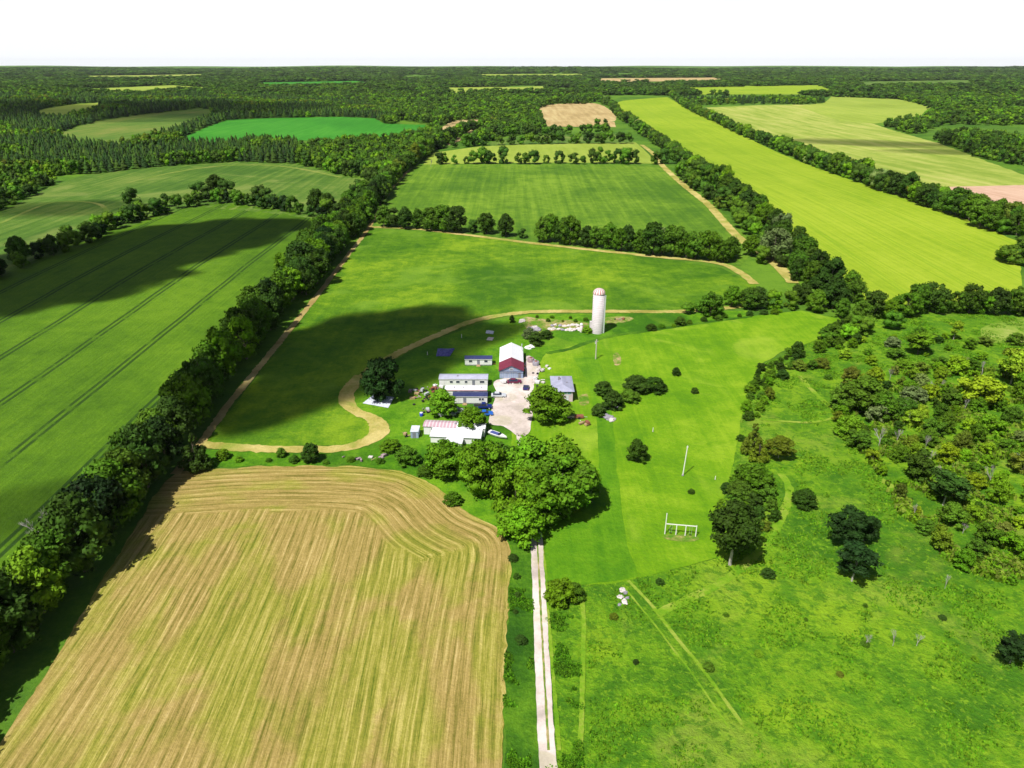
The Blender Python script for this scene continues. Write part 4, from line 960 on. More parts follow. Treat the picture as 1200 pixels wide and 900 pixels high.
def window(root, x0, x1, y, z0, z1, mat='glass', frame='trim'):
    f = MB()
    t = .09
    f.box(x0 - t, x1 + t, y - .06, y - .004, z1, z1 + t).box(x0 - t, x1 + t, y - .06, y - .004, z0 - t, z0).box(x0 - t, x0, y - .06, y - .004, z0, z1).box(x1, x1 + t, y - .06, y - .004, z0, z1)
    o = MB().box(x0, x1, y - .03, y - .004, z0, z1).build('window', MT[mat], root)
    f.build('frame', MT[frame], o)
def roof_gable_x(w, d, eave, ridge, over=.25, th=.12):
    """ridge runs along x"""
    return MB().prism([(-over, eave - .03), (d / 2, ridge), (d + over, eave - .03), (d + over, eave + th), (d / 2, ridge + th + .02), (-over, eave + th)], -over, w + over, 'x')
def trailer(name, pl, pr, py, d, wall, roofm, label, group, windows, ridge=.35, door=None, wallm='white_wall', skirt='greystone'):
    """mobile home: front base from pixel pl to pr at row py; local x along the front, y to the back"""
    a, b = G(pl, py), G(pr, py); w = (b - a).length
    root = thing(name, label, 'mobile home', a, math.atan2(b.y - a.y, b.x - a.x), group)
    MB().box(0, w, 0, d, .35, wall).build('wall', MT[wallm], root)
    MB().box(.08, w - .08, .08, d - .08, -.1, .36).build('skirt', MT[skirt], root)
    g = MB().prism([(.003, wall), (d / 2, wall + ridge - .02), (d - .003, wall)], .003, w - .003, 'x'); g.build('gable', MT[wallm], root)
    roof_gable_x(w, d, wall, wall + ridge, .15, .08).build('roof', MT[roofm], root)
    MB().box(-.12, w + .12, -.19, -.152, wall - .12, wall + .02).build('fascia', MT['trim' if roofm != 'white_roof' else 'redtrim'], root)
    for f0, f1 in windows: window(root, w * f0, w * f1, 0, 1.25, 1.95)
    if door:
        o = MB().box(w * door, w * door + .9, -.04, -.004, .4, 2.1).build('door', MT['door'], root); MB().box(w * door + .72, w * door + .8, -.09, -.04, 1.15, 1.22).build('handle', MT['steel'], o)
        MB().box(w * door - .2, w * door + 1.1, -1.0, -.05, -.05, .22).box(w * door - .1, w * door + 1.0, -.55, -.05, .22, .4).build('step', MT['wood'], root)
    return root, w
grp = 'mobile homes beside the barn'
r1, w1 = trailer('mobile_home', 515, 571.5, 453, 3.6, 2.6, 'lilac_roof', 'white mobile home with grey lilac roof, rearmost of the joined three', grp, [(.22, .28), (.35, .42), (.53, .58), (.84, .93)], door=.68)
MB().box(w1 * .36, w1 * .36 + .5, 1.2, 1.8, 2.85, 3.15).build('roof_vent', MT['greystone'], r1)
r2, w2 = trailer('mobile_home', 522, 570.5, 466, 3.2, 2.5, 'white_roof', 'white roofed mobile home squeezed between grey and navy roofed ones', grp, [(.3, .36), (.7, .78)], door=.88)
for k in (.2, .42, .86): MB().box(w2 * k, w2 * k + .45, 1.0, 1.5, 2.7, 2.95).build('roof_vent', MT['greystone'], r2)
r3, w3 = trailer('mobile_home', 531, 571, 473.5, 3.0, 2.5, 'navy_roof', 'white mobile home with dark navy roof at the front of the three', grp, [(.76, .82), (.84, .9)], door=.3)
r4, w4 = trailer('mobile_home', 545, 576.5, 428.5, 2.9, 2.35, 'navy_roof', 'short white trailer with navy roof standing alone left of the barn', grp, [(.15, .27), (.72, .84)], door=.45)
MB().box(w4 + .1, w4 + 1.3, .6, .75, .3, .4).tube((w4 + 1.2, .66, 0), (w4 + 1.2, .66, .5), .06).build('drawbar', MT['rust'], r4)
# lower white roofed trailer with additions
a, b = G(497, 509), G(568, 512); wc = (b - a).length
r5 = thing('mobile_home', 'long white trailer with rust striped roof part and white lean-to, by the trees', 'mobile home', a, math.atan2(b.y - a.y, b.x - a.x), grp)
MB().box(0, wc, 0, 3.4, 0, 2.5).build('wall', MT['white_wall'], r5)
wq = wc * .52
roof_gable_x(wq, 3.4, 2.5, 2.9, .2, .08).build('striped_roof', MT['red_stripe'], r5)
o = roof_gable_x(wc - wq - .45, 3.4, 2.5, 2.9, .2, .08).build('roof', MT['white_roof'], r5); o.location = (wq + .44, 0, 0)
MB().prism([(.003, 2.5), (1.7, 2.88), (3.397, 2.5)], .003, wc - .003, 'x').build('gable', MT['white_wall'], r5)
window(r5, wc * .42, wc * .48, 0, 1.3, 2.0); window(r5, wc * .58, wc * .64, 0, 1.3, 2.0); window(r5, wc * .12, wc * .2, 0, 1.3, 2.0)
x0, x1 = wc * .16, wc * .96
MB().box(x0, x1, -4.2, -.004, 0, 1.9).build('lean_to_wall', MT['white_wall'], r5)
MB().prism([(-4.5, 1.92), (-.01, 2.32), (-.01, 2.42), (-4.5, 2.02)], x0 - .2, x1 + .2, 'x').build('lean_to_roof', MT['white_roof'], r5)
xp = wc * .56
MB().box(xp - 2.0, xp + 2.0, -7.4, -4.21, 0, 1.7).build('porch', MT['white_wall'], r5)
MB().prism([(xp - 2.3, 1.68), (xp, 2.5), (xp + 2.3, 1.68), (xp + 2.3, 1.8), (xp, 2.64), (xp - 2.3, 1.8)], -7.7, -4.52).build('porch_roof', MT['white_roof'], r5)
for k in (.5, .66): MB().box(wc * k, wc * k + .5, 1.1, 1.6, 2.75, 3.2).build('roof_vent', MT['greystone'], r5)

# barn
A0, B0 = G(585.5, 443.5), G(613, 443.5); bw = (B0 - A0).length; bl = 19.5; ev = 2.75; rd = 4.5; sp = 6.6
barn = thing('barn', 'white roofed metal barn with dark red front roof section and blue grey doors', 'barn', A0)
MB().box(0, bw, 0, bl, 0, ev).prism([(.004, ev), (bw / 2, rd - .05), (bw - .004, ev)], .004, bl - .004).build('wall', MT['blue_wall'], barn)
def gr(y0, y1, ov, th=.12): return MB().prism([(-ov, ev - .1), (bw / 2, rd), (bw + ov, ev - .1), (bw + ov, ev - .1 + th), (bw / 2, rd + th), (-ov, ev - .1 + th)], y0, y1)
gr(sp + .01, bl + .25, .22).build('roof', MT['barn_white'], barn); gr(-.35, sp, .3, .14).build('red_roof', MT['barn_red'], barn)
MB().box(bw / 2 - .1, bw / 2 + .1, sp + .02, bl + .2, rd + .10, rd + .2).build('ridge_cap', MT['trim'], barn)
for x0, x1 in ((.35, 2.55), (2.85, 5.5)):
    dr = MB().box(x0, x1, -.07, -.004, .02, 2.35).build('door', MT['blue_wall'], barn)
    q = MB()
    for k in range(5):
        xx = x0 + (x1 - x0) * k / 4 - .03; q.box(xx, xx + .06, -.10, -.072, .03, 2.34)
    q.box(x0, x1, -.115, -.102, 2.25, 2.34).build('rib', MT['whitedoor'], dr)
o = MB().box(bw - 1.55, bw - .75, -.06, -.004, .02, 2.05).build('door', MT['door'], barn); MB().box(bw - .95, bw - .87, -.12, -.062, 1.0, 1.1).build('handle', MT['steel'], o)
window(barn, bw / 2 - .5, bw / 2 + .5, 0, 2.95, 3.5, 'door')
MB().box(-.36, bw + .36, -.43, -.36, ev - .24, ev - .11).build('fascia', MT['navy_roof'], barn)
MB().tube((bw - .2, bl - 3, ev), (bw - .2, bl - 3, 5.2), .13).tube((bw - .2, bl - 3, 5.2), (bw - .2, bl - 3, 5.35), .2).build('chimney', MT['steel'], barn)

# house
A0, B0 = G(648, 471), G(671, 471); hw = (B0 - A0).length; hl = 10.5; hb = 3.6
house = thing('house', 'small house with blue grey hip roof and pale walls beside the big tree', 'house', A0)
MB().box(0, hw, 0, hl, 0, hb).build('wall', MT['pale_wall'], house)
ov = .45
v = [(-ov, -ov, hb - .05), (hw + ov, -ov, hb - .05), (hw + ov, hl + ov, hb - .05), (-ov, hl + ov, hb - .05), (hw / 2, 2.4, hb + 1.15), (hw / 2, hl - 2.2, hb + 1.15)]
mesh_obj('roof', v, [(0, 1, 4), (1, 2, 5, 4), (2, 3, 5), (3, 0, 4, 5), (3, 2, 1, 0)], MT['house_roof'], house)
for k in range(4): window(house, .35 + k * (hw - .7) / 4, .35 + (k + 1) * (hw - .7) / 4 - .2, 0, 2.55, 3.4, 'teal')
o = MB().box(hw - 2.2, hw - 1.2, -.06, -.004, .05, 2.1).build('door', MT['whitedoor'], house); MB().box(hw - 1.4, hw - 1.32, -.12, -.062, 1.0, 1.1).build('handle', MT['steel'], o)
MB().box(hw - 2.5, hw - .9, -1.3, -.01, -.05, .16).build('step', MT['stone'], house)
MB().box(hw * .3, hw * .3 + .6, 6.0, 6.6, hb + .5, hb + 1.75).build('chimney', MT['greystone'], house)
MB().box(hw * .7, hw * .7 + .35, 4.2, 4.55, hb + .5, hb + .95).build('roof_vent', MT['greystone'], house)

# silo
P = G(699.7, 389.5); sr = 2.15; shh = 15.2
silo = thing('silo', 'tall pale concrete silo with red and white striped dome', 'silo', P)
def lathe(name, prof, n, mat, root, smooth=True):
    V = []; F = []
    for r, z in prof:
        for i in range(n): a = 6.283185 * i / n; V.append((r * math.cos(a), r * math.sin(a), z))
    for k in range(len(prof) - 1):
        for i in range(n): F.append((k * n + i, k * n + (i + 1) % n, (k + 1) * n + (i + 1) % n, (k + 1) * n + i))
    F.append(list(range((len(prof) - 1) * n, len(prof) * n)))
    return mesh_obj(name, V, F, mat, root, smooth)
lathe('body', [(sr, -.2), (sr, shh)], 32, MT['concrete'], silo)
hp = MB()
for k in range(22):
    z = .5 + k * .68; n = 24
    for i in range(n):
        a0, a1 = 6.283185 * i / n, 6.283185 * (i + 1) / n
        hp._add([(r_ * math.cos(a), r_ * math.sin(a), zz) for a, r_, zz in ((a0, sr + .03, z), (a1, sr + .03, z), (a1, sr + .03, z + .06), (a0, sr + .03, z + .06))], [(0, 1, 2, 3)])
hp.build('hoops', MT['hoop'], silo)
def dome_mat():
    m, nt, b = new_mat('striped_dome'); n = N(nt)
    tc = n.add('ShaderNodeTexCoord').outputs['Object']; s_ = n.add('ShaderNodeSeparateXYZ'); n.put(s_.inputs[0], tc)
    an = n.math('ARCTAN2', s_.outputs[1], s_.outputs[0]); fr = n.math('FRACT', n.math('MULTIPLY', an, 14 / 6.283185))
    c = n.mix(n.step(fr, .48, .55), A(.74, .68, .67), A(.50, .20, .19)); nt.links.new(c, b.inputs['Base Color']); b.inputs['Roughness'].default_value = .4
    return m
d = lathe('dome', [(sr + .12, 0), (sr + .12, .12)] + [((sr + .08) * math.cos(t), .14 + 1.75 * math.sin(t)) for t in [i * math.pi / 20 for i in range(1, 10)]], 36, dome_mat(), silo); d.location = (0, 0, shh)
ch = MB().box(-sr - .75, -sr + .05, -.45, .45, 0, 4.4); ch.build('chute', MT['concrete'], silo)
MB().box(sr - .25, sr + .35, -.9, -.2, 0, shh - .6).build('unloading_chute', MT['steel'], silo)

# low maroon wall and white pillar by the silo
P = G(683.5, 388); o = MB().box(0, 3.1, 0, .35, 0, 1.7).box(-.02, .33, 0, 2.6, 0, 1.2).build('wall_remnant', MT['maroonblock']); o.location = P; tag(o, 'low maroon block wall between the white pillar and silo', 'ruined wall')
P = G(681, 389); root = thing('pillar', 'white concrete pillar standing left of the maroon wall', 'pillar', P)
lathe('shaft', [(.55, -.1), (.5, 2.9)], 14, MT['stone'], root); o = lathe('cap', [(.62, 2.9), (.6, 3.1), (.25, 3.5)], 14, MT['trim'], root)

def rock(px, py, s, mat, label, name='boulder', cat='boulder', grp=None):
    v, f = ICO[2]; rs = random.Random(int(px * 7 + py * 13))
    off = Vector((rs.random() * 50, rs.random() * 50, 0))
    V = [Vector(q) * (1 + .55 * mnoise.noise(Vector(q) * 1.6 + off)) for q in v]
    P = G(px, py); o = mesh_obj(name, [(q.x * s * 1.2, q.y * s * .9, q.z * s * .6 + s * .25) for q in V], [tuple(int(i) for i in q) for q in f], mat)
    o.location = P; o.rotation_euler = (0, 0, rs.random() * 6); tag(o, label, cat, grp)
gR = 'pale foundation stones by the silo'; rows_ = [('front', 386.5), ('back', 382)]
for rn, yy in rows_:
    xs = [644, 649, 654, 659, 664, 669, 674, 679] if rn == 'front' else [646, 651, 656, 661, 666, 671, 676]
    for i, x in enumerate(xs):
        rock(x + R.uniform(-1, 1), yy + R.uniform(-.8, .8), R.uniform(.7, 1.2), MT['stone'] if R.random() < .75 else MT['greystone'], '%s pale stone from the left in the %s row of foundation rubble' % ('first' if i == 0 else ordn(i + 1), rn), grp=gR)
gR2 = 'grey and white boulders of the rubble heap behind the barn'
for i, (x, y, s, m_, w) in enumerate([(622, 387, 1.4, 'greystone', 'upper left grey'), (626, 385, 1.2, 'stone', 'topmost white'), (630, 387, 1.3, 'greystone', 'upper right grey'), (622, 392, 1.3, 'stone', 'middle white'), (625, 394.5, 1.3, 'stone', 'lowest large white'), (629, 396, 1.0, 'greystone', 'lowest grey'), (612, 377, 1.2, 'stone', 'lone pale top')]):
    rock(x, y, s, MT[m_], '%s boulder of the rubble heap behind the barn' % w, grp=gR2)
rock(620.5, 408, 1.25, MT['trim'], 'large rounded white boulder behind the barn corner')
rock(710, 488.5, 1.0, MT['greystone'], 'left grey boulder of the row below the lawn bushes', grp='grey boulders on the lawn'); rock(714, 491, 1.2, MT['greystone'], 'middle grey boulder of the row below the lawn bushes', grp='grey boulders on the lawn'); rock(717, 493, 1.0, MT['stone'], 'right pale boulder of the row below the lawn bushes', grp='grey boulders on the lawn')
rock(709, 478, .9, MT['stone'], 'pale boulder between the upright and round lawn bushes'); rock(722, 478.5, 1.1, MT['greystone'], 'grey boulder under the upright dark lawn bush')
for i, (x, y, s) in enumerate([(729, 692, .55), (733, 695, .4), (727, 700, .5), (735, 701, .35), (732, 706, .6), (726, 709, .35)]):
    rock(x, y, s, MT['stone'] if i % 2 == 0 else MT['greystone'], '%s stone of the small heap in the rough meadow' % ('nearest' if i == 5 else ordn(6 - i) + ' nearest'), 'stone', 'stone', 'stones of the meadow heap')

# drums right of the barn
for i, (x, y, mt, lb) in enumerate([(622, 424, 'junk', 'upper rusty grey tank lying right of the barn'), (628, 428, 'greystone', 'lower grey tank standing right of the barn')]):
    root = thing('tank', lb, 'tank', G(x, y)); lathe('drum', [(1.15, -.1), (1.15, 1.3), (1.0, 1.45)], 18, MT[mt], root); o = lathe('lid', [(.5, 1.452), (.45, 1.6)], 12, MT['rust'], root)

# scrap heaps: every piece of its own size, one heap = one thing of pieces
def heap(px, py, n, wx, wy, label, mats, seed):
    rs = random.Random(seed); root = thing('scrap_heap', label, 'scrap heap', G(px, py))
    for i in range(n):
        b = MB(); x, y = rs.gauss(0, wx), rs.gauss(0, wy); z = max(0, .6 - abs(x) * .15) * rs.random(); t = rs.random()
        if t < .45: b.box(x - rs.uniform(.3, .9), x + rs.uniform(.3, .9), y - rs.uniform(.2, .6), y + rs.uniform(.2, .6), z, z + rs.uniform(.25, .8), rs.random() * 3)
        elif t < .75: b.tube((x, y, z + .2), (x + rs.uniform(-1.4, 1.4), y + rs.uniform(-1, 1), z + rs.uniform(.2, .9)), .07 + rs.random() * .1)
        else: b.tube((x, y, z), (x, y, z + .25), .4, .4, 12)
        b.build(['panel', 'pipe', 'tyre'][0 if t < .45 else 1 if t < .75 else 2], MT[rs.choice(mats)] if t < .75 else MT['rubber'], root, bevel=0)
heap(500, 459, 22, 2.2, 1.3, 'upper dark heap of rusty scrap left of the bright round tree', ['junk', 'rust', 'steel', 'junk'], 1)
heap(498, 467, 16, 1.6, 1.2, 'middle brown heap of scrap left of the bright round tree', ['rust', 'junk', 'wood'], 2)
heap(500, 483, 10, 1.0, .8, 'small scrap pile at the end of the scrap row, beside the blue barrel', ['junk', 'rust', 'steel'], 3)
heap(631, 436, 16, 1.8, 2.6, 'white building litter strewn right of the barn', ['trim', 'steel', 'stone', 'wood'], 4)
heap(630, 447, 14, 1.4, 1.6, 'pale litter heap at the gravel edge between barn and house', ['trim', 'steel', 'stone'], 11)
heap(592, 449, 6, .9, .4, 'small white clutter by the left barn door', ['trim', 'steel'], 12)
heap(510, 456, 10, 1.4, .7, 'scrap right against the left end of the mobile homes', ['junk', 'rust', 'trim'], 13)
heap(438, 537, 12, 3.0, .6, 'low line of weathered scrap on the grass above the cut field', ['junk', 'wood', 'stone'], 5)
heap(684, 497, 7, .9, .6, 'little rusty pile with red frame on the lawn', ['rust', 'wood', 'stone'], 6)
heap(725, 375.5, 10, 2.6, .8, 'scattered brown debris right of the silo', ['wood', 'rust', 'junk'], 7)
heap(475, 512, 5, .6, .5, 'small pale pile beside the little shed', ['steel', 'stone', 'wood'], 8)
P = G(494, 487.5); root = thing('barrel', 'bright blue barrel beside the scrap heaps', 'barrel', P); lathe('drum', [(.5, 0), (.56, .5), (.5, 1.1)], 16, plain_mat('blue_plastic', (.04, .07, .5, 1), .4), root); lathe('lid', [(.47, 1.102), (.44, 1.16)], 16, MT['trim'], root)

# sheeting
def sheeting(name, px, mat, label, cat, hump=.35, seed=1):
    P = [G(*p) for p in px]; n = 14; V = []; F = []
    for i in range(n + 1):
        for j in range(n + 1):
            u, v = i / n, j / n; q = P[0].lerp(P[1], u).lerp(P[3].lerp(P[2], u), v)
            V.append((q.x, q.y, q.z + .16 + hump * abs(mnoise.noise(Vector((q.x * .8, q.y * .8, seed)))) * min(1, 6 * min(u, v, 1 - u, 1 - v) + .25)))
    for i in range(n):
        for j in range(n): F.append((i * (n + 1) + j, (i + 1) * (n + 1) + j, (i + 1) * (n + 1) + j + 1, i * (n + 1) + j + 1))
    o = mesh_obj(name, V, F, mat); so = o.modifiers.new('thick', 'SOLIDIFY'); so.thickness = .04; tag(o, label, cat)
sheeting('tarpaulin', [(425, 473), (455, 478.5), (462, 466), (438, 463)], MT['tarp'], 'white and grey tarpaulin spread on grass below the dark tree', 'tarpaulin')
sheeting('tarpaulin', [(511, 418), (527, 418), (533, 409), (513, 409)], MT['bluetarp'], 'crumpled dark blue tarpaulin in the shaded grass', 'tarpaulin', .9, 3)
sheeting('tarpaulin', [(569, 391), (578, 392), (579, 388.5), (570, 387.5)], MT['tarp'], 'small white sheet on grass behind the barn', 'tarpaulin', .8, 4)
sheeting('tarpaulin', [(570, 399), (577, 399.5), (579, 396), (572, 395.5)], MT['stone'], 'small pale sheet just below the white one behind the barn', 'tarpaulin', .5, 5)

# little shed
A0, B0 = G(481.5, 513.5), G(490.5, 513.5); w = (B0 - A0).length
root = thing('shed', 'little box shed with pale flat roof on the grass left of the trailers', 'shed', A0)
MB().box(0, w, 0, 3.4, 0, 1.9).build('wall', MT['blue_wall'], root); MB().box(-.1, w + .1, -.1, 3.5, 1.9, 2.02).build('roof', MT['tarp'], root)
o = MB().box(.5, 1.4, -.05, -.004, .05, 1.75).build('door', MT['door'], root); MB().box(1.2, 1.28, -.1, -.052, .9, 1.0).build('handle', MT['steel'], o)

# vehicles: local x is length
def car(px, py, rz, col, label, kind='car', L=4.6, grp=None):
    P = G(px, py); root = thing({'car': 'parked_car', 'pickup': 'pickup_truck', 'van': 'parked_van'}[kind], label, {'car': 'car', 'pickup': 'pickup truck', 'van': 'van'}[kind], P, rz, grp)
    paint = plain_mat('car_paint', col, .3, .06, .8, spec=.5); h = L / 2; W = .9
    prof = {'car': [(-h, .35), (-h, .85), (-h + .7, .98), (h - 1.25, .98), (h - .1, .78), (h, .4)],
            'pickup': [(-h, .45), (-h, 1.0), (h - 1.3, 1.05), (h - .1, .95), (h, .5)],
            'van': [(-h, .4), (-h, 1.1), (h - .9, 1.1), (h - .05, .85), (h, .45)]}[kind]
    MB().prism(prof, -W, W).build('body', paint, root, bevel=.07)
    cab = {'car': (-h + .5, -h + 1.1, h - 2.1, h - 1.35, 1.43, .98), 'pickup': (-.55, -.35, h - 2.0, h - 1.4, 1.72, 1.03), 'van': (-h + .05, -h + .2, h - 1.3, h - .75, 1.85, 1.1)}[kind]
    a0, a1, b1, b0, zt, zb = cab
    v = [(a0, -.84, zb), (b0, -.84, zb), (b0, .84, zb), (a0, .84, zb), (a1, -.68, zt), (b1, -.68, zt), (b1, .68, zt), (a1, .68, zt)]
    MB()._add(v, [(0, 3, 2, 1), (4, 5, 6, 7), (0, 1, 5, 4), (1, 2, 6, 5), (2, 3, 7, 6), (3, 0, 4, 7)]).build('windows', MT['glass'], root)
    MB().box(a1 - .04, b1 + .04, -.71, .71, zt + .002, zt + .07).build('roof', paint, root, bevel=.03)
    if kind == 'pickup': MB().box(-h + .08, -.65, -.72, .72, 1.035, 1.06).build('bed', MT['rubber'], root)
    for x in (-h + .85, h - .85):
        for y in (-1, 1):
            o = MB().tube((x, y * .72, .34), (x, y * .93, .34), .34, .34, 16).build('wheel', MT['rubber'], root); MB().tube((x, y * .931, .34), (x, y * .95, .34), .19, .17, 10).build('rim', MT['steel'], o)
    for y in (-.62, .62): MB().box(h - .06, h + .02, y - .17, y + .17, .58, .72).build('headlight', MT['trim'], root)
    for y in (-.7, .7): MB().box(-h - .02, -h + .03, y - .12, y + .12, .65, .8).build('tail_light', MT['redtrim'], root)
car(603, 449, .06, (.13, .012, .045, 1), 'maroon car parked in front of the barn doors', L=4.6)
car(584.5, 465, .0, (.55, .58, .63, 1), 'silver grey car between the navy roofed trailer and gravel', L=4.5)
car(566, 478.5, .03, (.010, .022, .16, 1), 'dark navy pickup truck, upper of the two blue vehicles', 'pickup', 5.4)
car(569.5, 486.5, .08, (.02, .13, .55, 1), 'bright blue car just below the navy pickup truck', L=4.2)
car(524, 487, .05, (.30, .30, .34, 1), 'grey pickup truck under the round tree, left of the pair', 'pickup', 5.2, 'grey vehicles under the round tree')
car(537, 483.5, .18, (.42, .42, .46, 1), 'pale grey car under the round tree, right of the pair', 'car', 4.3, 'grey vehicles under the round tree')
car(616.5, 456, 1.45, (.02, .025, .13, 1), 'small dark blue car facing away at the right of the barn front', 'car', 3.0)
car(664, 489.5, 3.1, (.55, .42, .45, 1), 'pale van half hidden under the tree before the house', 'van', 4.2)
P = G(673, 490); o = MB().box(0, 2.6, -.7, .7, .35, .9).build('cart_body', MT['rust'])
root = thing('cart', 'rusty brown cart right of the pale van', 'cart', P); o.parent = root; o.name = 'body'
for y in (-.8, .8): MB().tube((1.3, y - .1, .35), (1.3, y + .1, .35), .35, .35, 12).build('wheel', MT['rubber'], root)
MB().tube((2.6, 0, .5), (3.7, 0, .35), .05).build('drawbar', MT['steel'], root)
# boat on the grass
P = G(583, 512); boat = thing('boat', 'white motor boat with blue cockpit lying on grass near the yard', 'boat', P, -.62)
V = []; F = []; secs = [(-2.9, .85, .1), (-1.6, 1.0, .0), (0, 1.0, .0), (1.5, .75, .1), (2.6, .3, .3), (3.1, .02, .55)]
for x, w, k in secs: V += [(x, -w, .95 + k * .3), (x, -w * .7, .35 + k), (x, 0, .12 + k), (x, w * .7, .35 + k), (x, w, .95 + k * .3)]
for i in range(len(secs) - 1):
    for j in range(4): F.append((i * 5 + j, i * 5 + j + 1, i * 5 + j + 6, i * 5 + j + 5))
    F.append((i * 5 + 4, i * 5, i * 5 + 5, i * 5 + 9))
F.append((0, 4, 3, 2, 1)); mesh_obj('hull', V, F, MT['trim'], boat)
MB().box(-2.2, .6, -.62, .62, .99, 1.06).build('cockpit', plain_mat('blue_cover', (.07, .09, .3, 1), .6), boat)
MB().prism([(.62, 1.0), (1.0, 1.0), (.72, 1.45), (.62, 1.45)], -.6, .6).build('windscreen', MT['glass'], boat)
MB().box(-3.2, -2.92, -.2, .2, .5, 1.35).build('motor', MT['rubber'], boat)

# poles
def stick(p, q, r, mat, root, name='shaft'): return MB().tube(p, q, r, r * .8, 8).build(name, mat, root)
P = G(698, 421); root = thing('utility_pole', 'grey wooden pole standing on the lawn below the silo', 'pole', P)
stick((0, 0, -.2), (0, 0, 7.2), .22, MT['pole'], root); MB().box(-.6, .6, -.07, .07, 6.5, 6.65).build('crossarm', MT['pole'], root); MB().tube((-.3, .15, 5.6), (-.3, .15, 6.3), .2).build('transformer', MT['steel'], root)
P = G(800, 557.5); root = thing('utility_pole', 'slim white pole leaning slightly on the open lawn', 'pole', P)
stick((0, 0, -.2), (.35, 0, 8.4), .14, MT['whitepole'], root); MB().tube((0, 0, -.1), (0, 0, .35), .3, .26, 10).build('base', MT['greystone'], root); MB().box(.1, .6, -.05, .05, 8.0, 8.1).build('crossarm', MT['whitepole'], root)
# swing frame
a, b = G(779, 626), G(815, 629); root = thing('swing_frame', 'white goal like swing frame with one tall end post on the lawn', 'swing frame', a, math.atan2(b.y - a.y, b.x - a.x)); w = (b - a).length
for x, h in ((0, 5.4), (w * .36, 2.7), (w * .66, 2.7), (w, 2.9)): stick((x, 0, -.1), (x, 0, h), .12, MT['whitepole'], root, 'post')
MB().box(0, w, -.06, .06, 2.62, 2.8).build('crossbar', MT['whitepole'], root); MB().box(0, w, .25, .33, 2.5, 2.6).build('rail', MT['whitepole'], root)
for x in (w * .18, w * .82):
    o = MB().box(x - .25, x + .25, -.1, .1, .55, .6).build('seat', MT['rubber'], root); MB().tube((x - .22, 0, .6), (x - .22, 0, 2.62), .02, n=4).tube((x + .22, 0, .6), (x + .22, 0, 2.62), .02, n=4).build('chain', MT['steel'], o)
# small marker posts
for px, py, h, lb in ((765, 506, 1.3, 'short pale marker post on the lawn above the lone tree'), (838, 562, 1.0, 'short post near the right lawn edge'), (541, 396, 1.5, 'white post on grass beside the curling track'), (501, 416, 1.2, 'small white post left of the blue tarpaulin')):
    root = thing('marker_post', lb, 'post', G(px, py)); stick((0, 0, -.1), (0, 0, h), .1, MT['whitepole'], root); MB().tube((0, 0, -.05), (0, 0, .15), .2, .17, 8).build('base', MT['greystone'], root)
# fences around the upper lawn
def fence(px, label, step=3.0):
    pts = [G(*p) for p in px]; root = thing('wire_fence', label, 'fence', pts[0]); wire = MB(); last = None; d = 0; nxt = 0
    for a, b in zip(pts[:-1], pts[1:]):
        L = (b - a).length
        while nxt < d + L:
            q = a.lerp(b, (nxt - d) / L) - pts[0]; MB().tube((q.x, q.y, -.1), (q.x, q.y, 1.25), .07, .06, 6).build('post', MT['pole'], root)
            if last is not None:
                for z in (.5, .85, 1.15): wire.tube((last.x, last.y, z), (q.x, q.y, z), .012, n=3, cap=False)
            last = q; nxt += step
        d += L
    wire.build('wire', MT['steel'], root)
ribbon('weedy_strip', [(640, 414), (665, 410), (690, 401), (720, 393), (752, 389), (820, 379), (880, 371)], 2.2, M['verge'], 4, 'dark weedy strip along the top of the lawn')

# ------------------------------------------------------------------ clouds: thin cumulus between sun and land
EL = math.radians(57); SD = Vector((-.62, -.785, 0)).normalized() * math.cos(EL) + Vector((0, 0, math.sin(EL)))
def cloud_mat(dens):
    m = bpy.data.materials.new('cloud_vapour'); m.use_nodes = True; nt = m.node_tree; nt.nodes.remove(nt.nodes['Principled BSDF'])
    v = nt.nodes.new('ShaderNodeVolumePrincipled'); v.inputs['Density'].default_value = dens; v.inputs['Color'].default_value = (.95, .95, .95, 1)
    nt.links.new(v.outputs[0], nt.nodes['Material Output'].inputs['Volume']); return m
CM = cloud_mat(.16); CML = cloud_mat(.02)
def cloud(px, py, rx, ry, label, rz=0, alt=520, th=60, seed=0, mat=None):
    g_ = G(px, py); P = g_ + SD * ((alt - g_.z) / SD.z); v, f = ico(4); V = []
    for q in v:
        q = Vector(q); n_ = 1 + .42 * mnoise.noise(q * 1.7 + Vector((seed * 9.1, 0, 0))) + .2 * mnoise.noise(q * 4 + Vector((seed * 3.3, 5, 0)))
        V.append((q.x * rx * n_, q.y * ry * n_, q.z * th * n_))
    o = mesh_obj('cloud', V, [tuple(int(i) for i in k) for k in f], mat or CM, smooth=True); o.location = P; o.rotation_euler = (0, 0, rz); tag(o, label, 'cloud', None, 'structure')
cloud(20, 335, 66, 30, 'long dark bottomed cloud over the left of the crop field', rz=.15, seed=1)
cloud(140, 297, 64, 27, 'cloud over the upper middle of the crop field', rz=.25, seed=2)
cloud(260, 270, 46, 17, 'narrow cloud over the top of the crop field', rz=.1, seed=12)
cloud(455, 402, 38, 31, 'dense cloud over the hay field behind the farmstead', rz=.3, th=50, seed=3)
cloud(350, 458, 33, 15, 'cloud over the lower hay field', rz=.5, th=28, seed=4)
cloud(1030, 168, 120, 40, 'cloud over the pale field', rz=-.5, th=30, seed=5, mat=CML)
cloud(1130, 178, 90, 22, 'streak of cloud over the pale field', rz=-.3, th=30, seed=6, mat=CML)
cloud(60, 245, 60, 24, 'cloud over the rolling meadow', seed=7, th=35, mat=CML)
cloud(120, 130, 420, 260, 'broad cloud over the conifer forest', seed=8, alt=620, th=40, mat=CML)
cloud(60, 590, 22, 10, 'small wisp of cloud over the near crop field', rz=.4, seed=10, th=26, mat=CML)

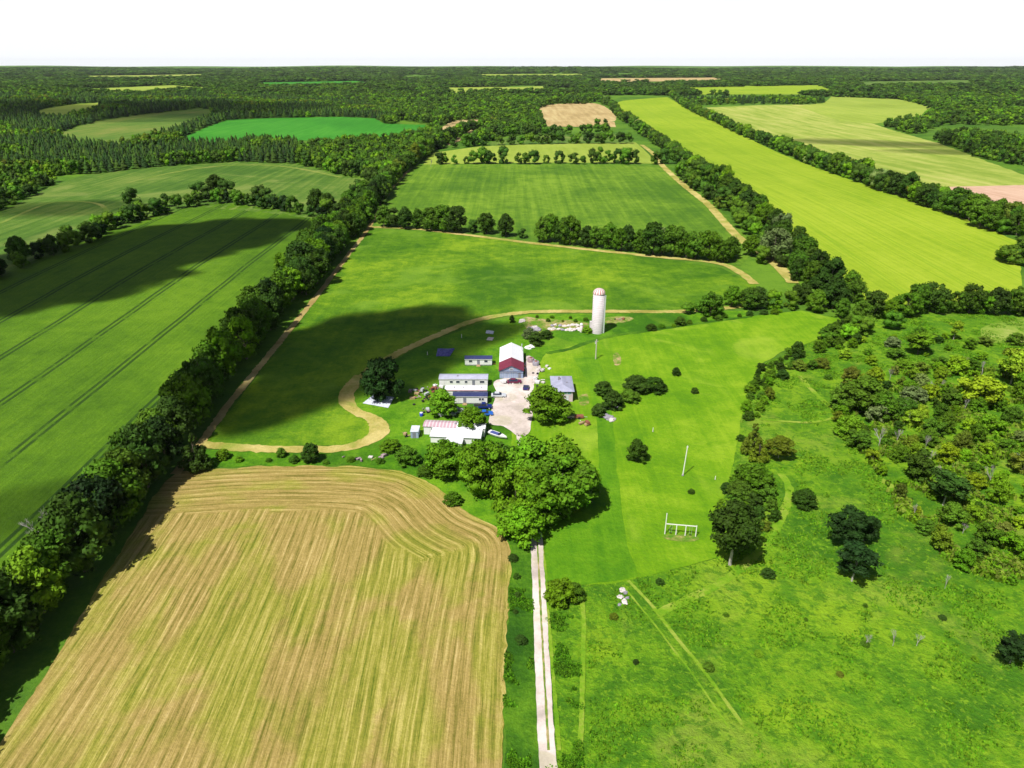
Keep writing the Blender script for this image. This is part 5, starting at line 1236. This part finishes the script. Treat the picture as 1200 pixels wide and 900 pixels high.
# ------------------------------------------------------------------ light, sky, camera
sun = bpy.data.objects.new('sun', bpy.data.lights.new('sun', 'SUN')); C.objects.link(sun)
sun.data.energy = 5.0; sun.data.angle = math.radians(.55); sun.data.color = (1, .965, .90)
sun.rotation_euler = (-SD).to_track_quat('-Z', 'Y').to_euler()
wd = bpy.data.worlds.new('World'); scn.world = wd; wd.use_nodes = True; nt = wd.node_tree
sky = nt.nodes.new('ShaderNodeTexSky'); sky.sky_type = 'NISHITA'; sky.sun_disc = False
sky.sun_elevation = EL; sky.sun_rotation = math.atan2(SD.x, SD.y); sky.altitude = 100; sky.air_density = 1.0; sky.dust_density = 3.0; sky.ozone_density = 1.5
n = N(nt); tc = n.add('ShaderNodeTexCoord').outputs['Generated']; sz = n.add('ShaderNodeSeparateXYZ'); n.put(sz.inputs[0], tc)
cl = n.noise(n.map(tc, 0, (1, 1, 5)), 3.0, 6, .6, .4)
bank = n.math('SUBTRACT', 1, n.step(n.math('SUBTRACT', sz.outputs[2], n.math('MULTIPLY', cl, .10)), .02, .09))
nt.links.new(n.mix(bank, sky.outputs[0], A(17.5, 18, 18.6)), nt.nodes['Background'].inputs['Color']); nt.nodes['Background'].inputs['Strength'].default_value = .05
hz = MB().box(-14600, 14600, -900, 14600, -30, 135).build('haze', bpy.data.materials.new('haze_air')); tag(hz, 'thin summer haze over the far woods', 'haze', None, 'stuff')
hm = hz.data.materials[0]; hm.use_nodes = True; ht = hm.node_tree; ht.nodes.remove(ht.nodes['Principled BSDF']); hv = ht.nodes.new('ShaderNodeVolumePrincipled')
hv.inputs['Density'].default_value = .000014; hv.inputs['Color'].default_value = (.9, .95, 1, 1); hv.inputs['Anisotropy'].default_value = 0
ht.links.new(hv.outputs[0], ht.nodes['Material Output'].inputs['Volume'])

cam = bpy.data.objects.new('camera', bpy.data.cameras.new('camera')); C.objects.link(cam)
cam.data.sensor_width = 36; cam.data.lens = FP / 1200 * 36; cam.data.clip_end = 40000; cam.data.clip_start = .5
cam.location = (0, 0, CAMH); cam.rotation_euler = (math.pi / 2 - PT, 0, 0); scn.camera = cam
scn.view_settings.view_transform = 'Standard'; scn.view_settings.look = 'None'; scn.view_settings.exposure = 0.22; scn.view_settings.gamma = 1
scn.cycles.max_bounces = 5; scn.cycles.diffuse_bounces = 2; scn.cycles.glossy_bounces = 2; scn.cycles.transparent_max_bounces = 16; scn.cycles.volume_bounces = 0
print('individual trees', len(tr_i), 'merged', len(tr_m), 'bushes', len(bu_i), len(bu_m))
